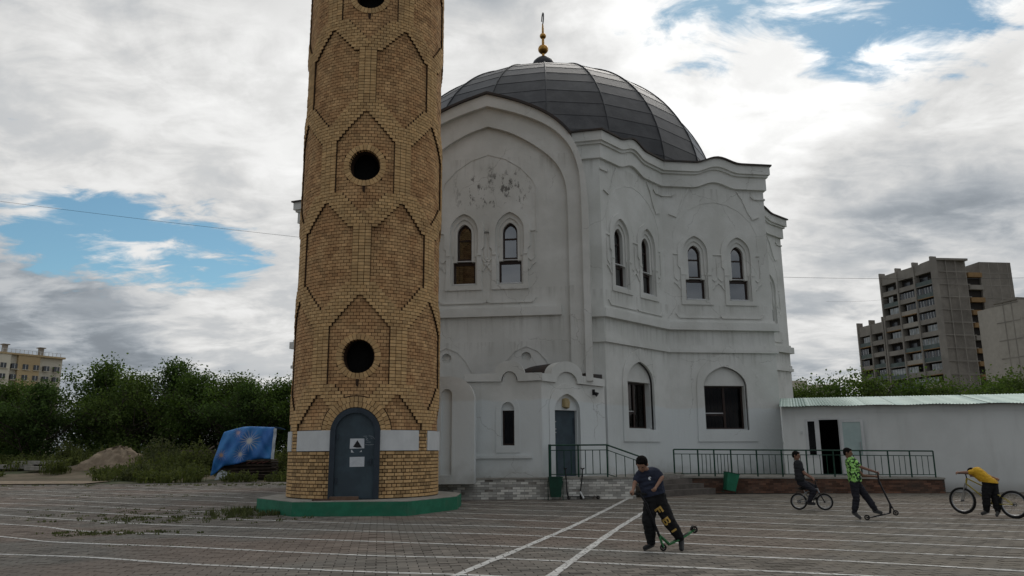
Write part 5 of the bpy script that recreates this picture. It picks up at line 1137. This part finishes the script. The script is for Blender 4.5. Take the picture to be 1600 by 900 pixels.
def scooter(label, x, y, pts, colour, stem_c, Rw=.055, yaw=None, grips=True):
    """pts: bar_l, bar_r, bar_c, neck, head, fw (front wheel), d0 (deck front), d1 (deck rear), rw"""
    t = local_thing('kick_scooter', label, 'scooter', x, y, 'kick scooters', yaw); P = {k: Vector(v) for k, v in pts.items()}
    fdir = (P['d1']-P['d0']); fdir.normalize(); sdv = (P['bar_r']-P['bar_l']).normalized(); upv = Vector((0, 0, 1)); wax = fdir.cross(upv).normalized() if abs(fdir.z) < .9 else sdv
    MB().tube([P['bar_l'], P['bar_c']+(P['bar_l']-P['bar_c'])*.3-Vector((0, 0, .015)), P['bar_c'], P['bar_c']+(P['bar_r']-P['bar_c'])*.3-Vector((0, 0, .015)), P['bar_r']], .014, 7).build('handlebar', stem_c, t)
    for e in ('bar_l', 'bar_r'): d = (P[e]-P['bar_c']).normalized(); MB().tube([P[e]-d*.11, P[e]+d*.01], .018, 8).build('grip', RUBBER, t)
    MB().tube([P['bar_c'], P['neck'], P['head']], [.017, .018, .021], 8).build('stem', stem_c, t); MB().tube([P['neck']+(P['head']-P['neck'])*.0, P['neck']+(P['head']-P['neck'])*.12], .027, 8).build('clamp', BLACKP, t)
    fk = MB()
    for s_ in (-1, 1): fk.tube([P['head']+wax*.0, P['head'].lerp(P['fw'], .35)+wax*.022*s_, P['fw']+wax*.022*s_], .011, 6)
    fk.tube([P['head'], P['head'].lerp(P['fw'], .35)], .022, 6); fk.build('fork', colour, t)
    MB().tube([P['head'].lerp(P['neck'], .05), P['head'].lerp(P['d0'], .6)+Vector((0, 0, .01)), P['d0']], [.022, .024, .026], 7).build('downtube', colour, t)
    up_ = wax.cross(fdir).normalized(); up_ = up_ if up_.z > 0 else -up_; dk = MB(); n = 8; a, b_ = P['d0'], P['d1']; vs = []
    for k in range(n+1):
        q = a.lerp(b_, k/n); hw = .052*min(1, .45+k*.28)*(1 if k < n-1 else .75)
        vs += [q-wax*hw-up_*.012, q+wax*hw-up_*.012, q+wax*hw*.96+up_*.012, q-wax*hw*.96+up_*.012]
    dk.add(vs, [(4*k+i, 4*k+4+i, 4*k+4+(i+1) % 4, 4*k+(i+1) % 4) for k in range(n) for i in range(4)]+[(0, 1, 2, 3), (4*n+3, 4*n+2, 4*n+1, 4*n)]); d_ = dk.build('deck', colour, t)
    gp = MB(); q0, q1 = a.lerp(b_, .25)+up_*.0135, a.lerp(b_, .9)+up_*.0135; gp.add([q0-wax*.042, q0+wax*.042, q1+wax*.042, q1-wax*.042], [(0, 1, 2, 3)]); gp.build('grip_tape', RUBBER, d_)
    fn_ = MB(); c = P['rw']; vs = []
    for k in range(7):
        an = R(15+k*24); q = c-fdir*math.cos(an)*(Rw+.012)+up_*math.sin(an)*(Rw+.012); vs += [q-wax*.024, q+wax*.024]
    fn_.add(vs, [(2*k, 2*k+1, 2*k+3, 2*k+2) for k in range(6)]); fn_.build('rear_fender', BLACKP, t); MB().tube([P['d1']-wax*.02, P['rw']-wax*.02], .01, 5).build('rear_stay', colour, t); MB().tube([P['d1']+wax*.02, P['rw']+wax*.02], .01, 5).build('rear_stay', colour, t)
    for nm in ('fw', 'rw'):
        wl = MB().ring(P[nm], Rw-.014, .014, 22, 8, wax).build('wheel', RUBBER, t, True); h_ = MB()
        for k in range(5):
            e1 = wax.orthogonal().normalized(); e2 = wax.cross(e1); an = 2*PI*k/5; h_.tube([P[nm], P[nm]+(e1*math.cos(an)+e2*math.sin(an))*(Rw-.02)], .007, 5)
        h_.tube([P[nm]-wax*.03, P[nm]+wax*.03], .012, 7); h_.build('wheel_core', BLACKP if colour is not GREEN_S else BLACKP, wl)
    return t
GREEN_S = M('scooter_green', (.05, .20, .075), (.035, .15, .055), .4, 4, metal=.3)
# --- people: primitives fused by a voxel remesh into continuous surfaces
from mathutils import noise as mnoise
def fuse(mb, name, mat, parent, vox=.010, smooth=5, wrinkle=0.0):
    me = mb.mesh(name); ob = bpy.data.objects.new(name, me); COL.objects.link(ob)
    m = ob.modifiers.new('r', 'REMESH'); m.mode = 'VOXEL'; m.voxel_size = vox; m2 = ob.modifiers.new('s', 'SMOOTH'); m2.iterations = smooth; m2.factor = .5
    dg = bpy.context.evaluated_depsgraph_get(); dg.update(); nm = bpy.data.meshes.new_from_object(ob.evaluated_get(dg)); bpy.data.objects.remove(ob); nm.name = name
    if wrinkle:
        nv_ = [v.normal.copy() for v in nm.vertices]
        for v, n_ in zip(nm.vertices, nv_):
            c = v.co; k_ = mnoise.noise(Vector((c.x*9, c.y*9, c.z*22)))+.6*mnoise.noise(Vector((c.x*20+c.z*14, c.y*20, c.z*26-c.x*10))); v.co = c+n_*wrinkle*k_
    nm.materials.clear(); nm.materials.append(mat); nm.shade_smooth(); o = link(bpy.data.objects.new(name, nm)); o.parent = parent; return o
SKIN = M('skin', (.33, .19, .13), (.28, .155, .105), .6, 9); SKIN_T = M('tanned_skin', (.24, .13, .09), (.20, .105, .07), .6, 9)
HAIR = M('dark_hair', (.010, .008, .007), (.006, .005, .005), .9, 25, .4, 90, spec=.1)
def hand(b, wr, el, grip=None, sc=1.0, palm_n=None):
    """palm, four unequal bent fingers and a side thumb; curls round the grip axis if given"""
    wr = Vector(wr); d = (wr-Vector(el)).normalized(); side = Vector(grip).normalized() if grip else d.orthogonal().normalized(); side = (side-d*side.dot(d)).normalized(); nrm = d.cross(side)
    if nrm.z > 0: nrm = -nrm
    b.cap(wr, .021*sc, wr+d*.055*sc, .026*sc); b.ell(wr+d*.04*sc, (.030*sc,)*3)
    for i, (o, L) in enumerate(((-.024, .058), (-.008, .066), (.008, .063), (.023, .050))):
        a = wr+d*.062*sc+side*o*sc; k1 = a+(d*.75+nrm*.65)*L*.45*sc; k2 = k1+(nrm*.95-d*.25)*L*.5*sc; b.cap(a, .0088*sc, k1, .0085*sc, 8); b.cap(k1, .0085*sc, k2, .0075*sc, 8)
    a = wr+d*.025*sc-side*.026*sc; k1 = a+(d*.6-side*.5+nrm*.5)*.034*sc; b.cap(a, .011*sc, k1, .0095*sc, 8); b.cap(k1, .0095*sc, k1+(d*.5+nrm*.8+side*.2)*.026*sc, .0085*sc, 8)
def person(label, x, y, J, shirt, trousers, shoe, skin=SKIN, yaw=None, face=(0, -1, 0), sleeve=.55, legr=(.080, .060, .052), torso=(.125, .115), hair_l=0.0, grips=(None, None), headr=.095, baggy=1.0, hem=.10, hem_plane=None, waist=.05, neckb=None, upv=(0, 0, 1)):
    t = local_thing('person', label, 'person', x, y, 'children on the plaza', yaw); J = {k: Vector(v) for k, v in J.items()}
    f = Vector(face).normalized(); u = Vector(upv); u = (u-f*u.dot(f)).normalized(); s_ = f.cross(u).normalized(); H = J['head']; hr = headr
    Rm = Matrix((s_, f, u)).transposed()
    def E(b, c, rad, n=16, m=11):
        k = len(b.v); b.ell((0, 0, 0), rad, n=n, m=m); c = H+s_*c[0]*hr+f*c[1]*hr+u*c[2]*hr
        for i in range(k, len(b.v)): b.v[i] = tuple(c+Rm @ Vector(b.v[i]))
    body = MB()
    E(body, (0, -.06, .18), (hr*.80, hr*.96, hr*.92)); E(body, (0, .22, -.42), (hr*.66, hr*.64, hr*.66)); E(body, (0, .42, -.82), (hr*.36, hr*.34, hr*.24))
    E(body, (0, .94, -.20), (hr*.12, hr*.22, hr*.24), 8, 6); E(body, (0, .80, -.58), (hr*.26, hr*.10, hr*.09), 8, 6); E(body, (0, .74, .22), (hr*.5, hr*.16, hr*.10), 8, 6)
    for q in (-1, 1): E(body, (q*.84, -.05, -.10), (hr*.12, hr*.20, hr*.28), 8, 6)
    nb = J.get('neck', (J['sl']+J['sr'])/2+Vector((0, 0, .02))); body.cap(H+u*-.5*hr-f*.25*hr, .046, nb, .052)
    for q in 'lr':
        sh, el, wr = J['s'+q], J['e'+q], J['w'+q]; body.cap(sh, .044, el, .034); body.cap(el, .035, wr, .024); hand(body, wr, el, grips[0 if q == 'l' else 1])
        body.cap(J['h'+q], legr[0]*.7, J['k'+q], legr[1]*.7); body.cap(J['k'+q], legr[1]*.7, J['a'+q], .034); body.cap(J['a'+q], .034, J['t'+q], .025)
    hc = (J['hl']+J['hr'])/2; sc_ = (J['sl']+J['sr'])/2; body.cap(hc, torso[1]*.55, sc_, torso[0]*.6); body.cap(J['sl'], .045, J['sr'], .045)
    fuse(body, 'body', skin, t, .0085, 3)
    for q in (-1, 1):
        e = MB(); E(e, (q*.33, .80, .05), (hr*.13, hr*.06, hr*.08), 8, 6); e.build('eye', INK, t, True)
    hb_ = MB(); E(hb_, (0, -.16, .30), (hr*.88, hr*.98, hr*.90)); E(hb_, (0, -.50, -.05), (hr*.76, hr*.60, hr*.70)); E(hb_, (0, .45, .72), (hr*.6, hr*.42, hr*.26))
    for q in (-1, 1): E(hb_, (q*.70, -.12, .12), (hr*.18, hr*.5, hr*.42), 8, 6)
    rr_ = random.Random(hash(label) % 99)
    for _ in range(24): a = rr_.uniform(0, 6.28); E(hb_, (.6*math.cos(a), -.1+.6*math.sin(a), .82), (hr*.16, hr*.16, hr*.14), 6, 5)
    fuse(hb_, 'hair', HAIR, t, .010, 2)
    sh_ = MB(); mid = hc.lerp(sc_, .5); ax_ = (J['sr']-J['sl']); w1 = max(ax_.length*.5-.02, .05)
    axn = ax_.normalized()
    sh_.cap(J['sl'], .062, J['sr'], .062)
    for fq in (0, .2, .4, .6, .8, .95):
        c = hc.lerp(sc_, fq); ww = .055+.05*fq; wd = min(w1, .09+.03*fq)
        sh_.cap(c-axn*wd*.75, torso[1]*(1.02-.08*fq), c+axn*wd*.75, torso[1]*(1.02-.08*fq))
    bd = (hc-sc_).normalized(); sh_.cap(hc-axn*.06, torso[1]*1.04, hc-axn*.06+bd*.05, torso[1]*1.03); sh_.cap(hc+axn*.06, torso[1]*1.04, hc+axn*.06+bd*.05, torso[1]*1.03)
    for q in 'lr': sh_.cap(J['s'+q], .066, J['s'+q].lerp(J['e'+q], sleeve), .062)
    sho = fuse(sh_, 'shirt', shirt, t, .011, 4, .011)
    bm = bmesh.new(); bm.from_mesh(sho.data); hp = hc.lerp(sc_, hem)
    bmesh.ops.bisect_plane(bm, geom=bm.verts[:]+bm.edges[:]+bm.faces[:], plane_co=hem_plane[0] if hem_plane else hp, plane_no=hem_plane[1] if hem_plane else bd, clear_outer=True); bm.to_mesh(sho.data); bm.free()
    tr_ = MB(); tr_.cap(J['hl']+Vector((0, 0, waist)), legr[0]*1.22, J['hr']+Vector((0, 0, waist)), legr[0]*1.22)
    for q in 'lr':
        tr_.cap(J['h'+q], legr[0]*1.22*baggy, J['k'+q], legr[1]*1.2*baggy); m_ = J['k'+q].lerp(J['a'+q], .55); tr_.cap(J['k'+q], legr[1]*1.2*baggy, m_+Vector((.008, 0, 0)), legr[2]*1.3*baggy); tr_.cap(m_, legr[2]*1.3*baggy, J['a'+q].lerp(J['k'+q], .06), legr[2]*1.05)
    tro = fuse(tr_, 'trousers', trousers, t, .011, 3, .012)
    for q in 'lr':
        a, to = J['a'+q], J['t'+q]; d = (to-a); fl = Vector((d.x, d.y, d.z)).normalized(); b = MB(); heel = a-fl*.035+Vector((0, 0, -.03)) if abs(fl.z) < .75 else a-Vector((0, 0, .02))
        b.cap(a+Vector((0, 0, .01)), .042, heel, .042); b.cap(heel, .040, to, .034); b.cap(a, .040, heel.lerp(to, .6), .038); so_ = fuse(b, 'shoe', shoe, t, .009, 2)
        low = Vector((0, 0, -1)) if abs(fl.z) < .75 else Vector((.9, 0, -.2)); b = MB(); b.cap(heel+low*.026, .034, to+low*.020, .028); fuse(b, 'sole', M('shoe_sole', (.09, .09, .09), None, .8), so_, .009, 2)
    return t, sho, tro
def decal(name, polys, target, mat, parent, dy_=-1.0, off=.004, cellsz=.012):
    """flat print wrapped on a garment: polygons in local (x, z) dropped along +y onto it"""
    me = target.data; bv = BVHTree.FromPolygons([v.co for v in me.vertices], [p.vertices for p in me.polygons]); b = MB()
    for P in polys:
        bm = bmesh.new(); f = bm.faces.new([bm.verts.new((x, -1, z)) for x, z in P]); bmesh.ops.triangulate(bm, faces=[f])
        for _ in range(2): bmesh.ops.subdivide_edges(bm, edges=bm.edges[:], cuts=1, use_grid_fill=True)
        vs = []
        for v in bm.verts:
            h = bv.ray_cast(Vector((v.co.x, dy_, v.co.z)), Vector((0, 1, 0))); vs.append((v.co.x, (h[0].y if h[0] is not None else 0)-off, v.co.z))
        bm.verts.index_update(); b.add(vs, [tuple(v.index for v in f.verts) for f in bm.faces]); bm.free()
    return b.build(name, mat, parent)
NAVY = M('navy_tshirt', (.030, .036, .060), (.022, .027, .046), .9, 6, .3, 60); BLKC = M('black_cloth', (.011, .011, .012), (.007, .007, .008), .9, 6, .4, 40); DKC = M('charcoal_cloth', (.022, .022, .030), (.015, .015, .02), .9, 6, .4, 40); GREYT = M('dark_grey_tshirt', (.028, .029, .033), (.02, .021, .024), .9, 6, .3, 50)
def camo(t, co, col, bs):
    n_ = t.noise(co, 15, 3, .5, .8); return t.mix(t.ramp(n_, .50, .53), t.mix(t.ramp(t.noise(co, 22, 2), .52, .55), (.30, .62, .14), (.42, .75, .26)), (.02, .05, .02))
CAMO = M('neon_camouflage', (.3, .6, .15), None, .85, 5, .2, 50, extra=camo); YEL = M('yellow_tshirt', (.62, .36, .025), (.52, .29, .02), .85, 5, .3, 40); SHOE = M('dark_shoe', (.03, .03, .032), None, .7); SHOEG = M('grey_shoe', (.06, .06, .058), None, .8)
# --- boy in front with the green scooter
def Z1(x, y, d=0.0): return ((x-275)/470, d, (800-y)/470)
BX, BY = 2.36, 13.1
J = dict(head=Z1(172, 152, -.16), neck=Z1(212, 212, -.02), sl=Z1(150, 232, -.02), sr=Z1(284, 220, .04), el=Z1(110, 300, -.10), wl=Z1(98, 345, -.20), er=Z1(322, 255, -.04), wr=Z1(272, 325, -.17), hl=Z1(232, 418, .03), hr=Z1(292, 416, .05), kl=Z1(203, 580, -.06), al=Z1(216, 742, .02), tl=Z1(166, 778, -.05), kr=Z1(356, 580, -.02), ar=Z1(440, 714, .06), tr=Z1(440, 786, .02))
pt, psh, ptr = person('child in navy T-shirt and black trousers with yellow letters leaning over a green scooter', BX, BY, J, NAVY, BLKC, SHOE, face=(-.25, -.75, -.62), upv=(-.1, -.5, .8), grips=((1, .1, 0), None), headr=.112, legr=(.100, .090, .070), torso=(.13, .13), hem=.16)
YL = M('yellow_print', (.55, .36, .10), (.50, .32, .08), .8)
def letters(P, o, ex, ez): return [[(o[0]+ex[0]*x+ez[0]*y, o[1]+ex[1]*x+ez[1]*y) for x, y in q] for q in P]
def Q(a, b, c, d): return [(a, b), (c, b), (c, d), (a, d)]
ex = Vector((.11, -.135)).normalized(); ez_ = Vector((.80, .60)).normalized()
def zz(x, y): p_ = Z1(x, y); return (p_[0], p_[2])
Lt = [Q(0, 0, .032, .12), Q(.032, .09, .10, .12), Q(.032, .045, .085, .072)]
LB_ = [Q(0, 0, .032, .12), Q(.032, .095, .08, .12), Q(.032, .048, .08, .070), Q(.032, 0, .085, .024), [(.08, .07), (.10, .085), (.10, .11), (.08, .12)], [(.085, 0), (.108, .012), (.108, .05), (.08, .06)]]
LI = [Q(0, 0, .032, .12)]
dn = Vector((.56, -.83)); rtv = Vector((.83, .56))
for nm, P, o in (('letter_f', Lt, zz(288, 501)), ('letter_b', LB_, zz(338, 577)), ('letter_i', LI, zz(396, 664))):
    decal(nm, [[(o[0]+rtv.x*(y-.06)+dn.x*(x-.05), o[1]+rtv.y*(y-.06)+dn.y*(x-.05)) for x, y in q] for q in P], ptr, YL, pt)
o = zz(228, 262); decal('chest_emblem', [[(o[0]+.026*math.cos(R(a)), o[1]+.030*math.sin(R(a))) for a in range(20, 340, 20)]+[(o[0]+.008, o[1]-.012), (o[0]+.004, o[1]+.008)]], psh, PAPER, pt)
scooter('green kick scooter with black bars held by the child in lettered trousers', BX, BY, dict(bar_l=Z1(84, 372, -.24), bar_r=Z1(192, 380, -.10), bar_c=Z1(146, 374, -.17), neck=Z1(188, 440, -.17), head=Z1(282, 690, -.12), fw=Z1(306, 770, -.12), d0=Z1(352, 752, -.02), d1=Z1(520, 668, .14), rw=Z1(550, 650, .17)), GREEN_S, BLACKP, .058)
# --- boy in neon camouflage with a black scooter
GX, GY = 7.86, 18.35
def Z2(x, y, d=0.0): return ((x-750)/471, d, (850-y)/471)
J = dict(head=Z2(728, 140, 0), neck=Z2(738, 200, 0), sl=Z2(742, 232, .10), sr=Z2(768, 232, -.10), el=Z2(858, 388, .14), wl=Z2(968, 392, .10), er=Z2(850, 296, -.12), wr=Z2(985, 345, -.06), hl=Z2(790, 475, .07), hr=Z2(762, 475, -.07), kl=Z2(872, 612, .06), al=Z2(948, 742, .04), tl=Z2(1000, 768, .04), kr=Z2(768, 625, -.08), ar=Z2(738, 765, -.10), tr=Z2(788, 820, -.12))
person('child in neon green camouflage T-shirt walking a black scooter', GX, GY, J, CAMO, DKC, SHOEG, skin=SKIN_T, face=(.95, -.25, -.1), grips=((0, 1, 0), (0, 1, 0)), headr=.100, legr=(.082, .066, .056), torso=(.125, .135), sleeve=.6)
scooter('black kick scooter pushed by the child in neon green camouflage', GX, GY, dict(bar_l=Z2(1000, 352, -.22), bar_r=Z2(1012, 348, .20), bar_c=Z2(1005, 352, 0), neck=Z2(1010, 450, 0), head=Z2(1100, 695, 0), fw=Z2(1140, 768, 0), d0=Z2(1085, 772, 0), d1=Z2(900, 818, -.02), rw=Z2(857, 822, -.02)), BLACKP, BLACKP, .062)
# --- boy riding the small bicycle
KX, KY = 8.0, 21.3
def Z3(x, y, d=0.0): return ((x-380)/401, d, (738-y)/401)
J = dict(head=Z3(252, 165, 0), neck=Z3(262, 222, 0), sl=Z3(262, 250, .10), sr=Z3(266, 250, -.10), el=Z3(322, 350, .14), wl=Z3(392, 398, .14), er=Z3(320, 355, -.14), wr=Z3(392, 404, -.14), hl=Z3(272, 448, .06), hr=Z3(272, 448, -.06), kl=Z3(415, 505, .08), al=Z3(385, 600, .08), tl=Z3(428, 618, .08), kr=Z3(398, 530, -.09), ar=Z3(345, 650, -.10), tr=Z3(395, 668, -.10))
person('child in dark grey T-shirt riding a small bicycle past the ramp', KX, KY, J, GREYT, DKC, SHOE, skin=SKIN_T, face=(.92, -.35, -.12), grips=((0, 1, 0), (0, 1, 0)), headr=.105, legr=(.080, .064, .054), torso=(.125, .130), sleeve=.6)
def bicycle(label, x, y, P, Rw, fc, yaw=None, tyre=.022, dropseat=True, yawed=(1, 0, 0)):
    t = local_thing('bicycle', label, 'bicycle', x, y, 'bicycles on the plaza', yaw); P = {k: Vector(v) for k, v in P.items()}
    fd = Vector((P['fw'].x-P['rw'].x, P['fw'].y-P['rw'].y, 0)).normalized(); ax = Vector((-fd.y, fd.x, 0)); fax = P.get('fax', ax)
    wheel(t, P['rw'], Rw, ax, tyre); wheel(t, P['fw'], Rw, fax, tyre, nm='wheel')
    fr = MB()
    for a, b_, r in (('head_b', 'bb', .018), ('head_t', 'seat_t', .016), ('seat_c', 'bb', .015), ('head_t', 'head_b', .021)): fr.tube([P[a], P[b_]], r, 8)
    for s_ in (-1, 1): fr.tube([P['seat_t']+ax*.012*s_, P['rw']+ax*.05*s_], .009, 6); fr.tube([P['bb']+ax*.02*s_, P['rw']+ax*.05*s_], .010, 6)
    fr.build('frame', fc, t); fk = MB(); fork_d = (P['fw']-P['head_b'])
    for s_ in (-1, 1): fk.tube([P['head_b']+fax*.045*s_, P['head_b']+fax*.05*s_+fork_d*.45, P['fw']+fax*.05*s_], [.016, .015, .011], 7)
    fk.tube([P['head_b']-fax*.05, P['head_b']+fax*.05], .016, 6); fk.build('fork', CHROME if Rw > .25 else BLACKP, t)
    MB().tube([P['head_t'], P['stem']], .014, 7).build('stem', BLACKP, t); MB().tube([P['stem']-P['bar']*1.0, P['stem']-P['bar']*.3, P['stem']+P['bar']*.3, P['stem']+P['bar']], .012, 7).build('handlebar', BLACKP, t)
    for s_ in (-1, 1): MB().tube([P['stem']+P['bar']*.72*s_, P['stem']+P['bar']*1.03*s_], .017, 8).build('grip', RUBBER, t)
    MB().tube([P['seat_c'], P['sad']], .012, 7).build('seat_post', CHROME, t); sd2 = MB(); c = P['sad']; sd2.ell(c-fd*.05, (.085, .07, .03)); sd2.cap(c-fd*.04, .045, c+fd*.13, .022); fuse(sd2, 'saddle', RUBBER, t, .012, 3)
    MB().ring(P['bb']-ax*.05, .075, .008, 22, 5, ax).build('chainring', BLACKP, t); cr_ = MB(); cr_.tube([P['bb']-ax*.07, P['bb']-ax*.07+P['crank']], .009, 5); cr_.tube([P['bb']+ax*.07, P['bb']+ax*.07-P['crank']], .009, 5); cr_.tube([P['bb']-ax*.07, P['bb']+ax*.07], .014, 6); cr_.build('crank', BLACKP, t)
    for s_ in (-1, 1): c = P['bb']+ax*.12*s_-P['crank']*s_; MB().box(c.x-.04, c.x+.04, c.y-.04, c.y+.04, c.z-.01, c.z+.01).build('pedal', BLACKP, t)
    ch = MB(); o_ = -ax*.05; ch.tube([P['bb']+o_+Vector((0, 0, .075)), P['rw']+o_+Vector((0, 0, .035))], .005, 4); ch.tube([P['bb']+o_-Vector((0, 0, .075)), P['rw']+o_-Vector((0, 0, .035))], .005, 4); ch.build('chain', BLACKP, t); MB().ring(P['rw']+o_, .04, .007, 16, 5, ax).build('sprocket', BLACKP, t)
    return t, P, ax
bt_, bp, bax = bicycle('small dark bicycle ridden by the child in dark grey', KX, KY, dict(rw=Z3(240, 651, 0), fw=Z3(500, 651, 0), bb=Z3(360, 640, 0), seat_t=Z3(312, 560, 0), seat_c=Z3(308, 550, 0), sad=Z3(296, 515, 0), head_t=Z3(436, 512, 0), head_b=Z3(452, 560, 0), stem=Z3(418, 430, 0), bar=(-.06, .20, .0), crank=(-.04, 0, -.09)), .215, M('silver_frame', (.30, .31, .32), None, .4, metal=.5))
for nm in ('rw', 'fw'):
    c = bp[nm]; b = MB(); vs = []
    for k in range(9): an = R(25+k*16); q = c+Vector((math.cos(an), 0, math.sin(an)))*.235; vs += [q-bax*.025, q+bax*.025]
    b.add(vs, [(2*k, 2*k+1, 2*k+3, 2*k+2) for k in range(8)]); b.build('mudguard', BLACKP, bt_)
# --- boy in yellow bent over the big bicycle
YX, YY = 11.2, 18.75
def Z4(x, y, d=0.0): return ((x-600)/495, d, (770-y)/495)
J = dict(head=Z4(462, 268, .10), neck=Z4(500, 258, .04), sl=Z4(505, 262, -.08), sr=Z4(520, 258, .10), el=Z4(408, 262, -.14), wl=Z4(336, 264, -.12), er=Z4(615, 300, .16), wr=Z4(688, 330, .10), hl=Z4(606, 385, -.06), hr=Z4(655, 385, .06), kl=Z4(572, 545, -.10), al=Z4(560, 690, -.08), tl=Z4(512, 725, -.14), kr=Z4(664, 560, .02), ar=Z4(672, 695, -.02), tr=Z4(655, 738, -.12))
person('child in yellow T-shirt and black trousers bent over a bicycle at the right edge', YX, YY, J, YEL, BLKC, SHOEG, face=(-.55, .15, -.80), upv=(-.8, 0, .5), grips=((.2, 1, 0), None), headr=.098, legr=(.094, .078, .066), torso=(.12, .138), sleeve=.62, hem_plane=(Z4(630, 378), (-.10, 0, -1)), waist=-.07)
bicycle('yellow mountain bicycle leaned on by the child in yellow', YX, YY, dict(rw=Z4(835, 616, -.18), fw=Z4(325, 598, .34), fax=(.42, .90, 0), bb=Z4(622, 622, .06), seat_t=Z4(640, 470, .05), seat_c=Z4(644, 455, .05), sad=Z4(655, 395, .05), head_t=Z4(398, 338, .30), head_b=Z4(384, 400, .31), stem=Z4(392, 285, .28), bar=(-.16, -.27, .02), crank=(.04, 0, -.15)), .318, M('yellow_frame', (.40, .32, .05), (.34, .26, .04), .4, 5), tyre=.030)
# --- two scooters standing at the terrace wall
p = TF(5.55, 0, .16)
t_ = scooter('dark kick scooter with white fork leaning on the terrace right of the bin', p[0], p[1], dict(bar_l=(.05, .0, 1.02), bar_r=(-.05, .12, 1.02), bar_c=(0, .06, 1.0), neck=(-.01, .06, .80), head=(-.10, .0, .22), fw=(-.07, -.06, .06), d0=(-.10, .05, .10), d1=(.42, .06, .08), rw=(.50, .06, .06)), BLACKP, BLACKP, .06, 0.0)
MB().tube([(-.11, -.03, .26), (0, -.12, .04)], [.028, .034], 8).build('fork_cover', PVC, t_)
p = TF(4.98, 0, .16)
scooter('dark kick scooter leaning on the terrace directly beside the bin', p[0], p[1], dict(bar_l=(.02, -.05, 1.02), bar_r=(-.04, .16, 1.02), bar_c=(-.01, .06, 1.0), neck=(.0, .05, .80), head=(.03, .0, .22), fw=(.08, -.03, .06), d0=(.06, .05, .10), d1=(.45, .06, .09), rw=(.54, .06, .06)), BLACKP, BLACKP, .06, 0.0)
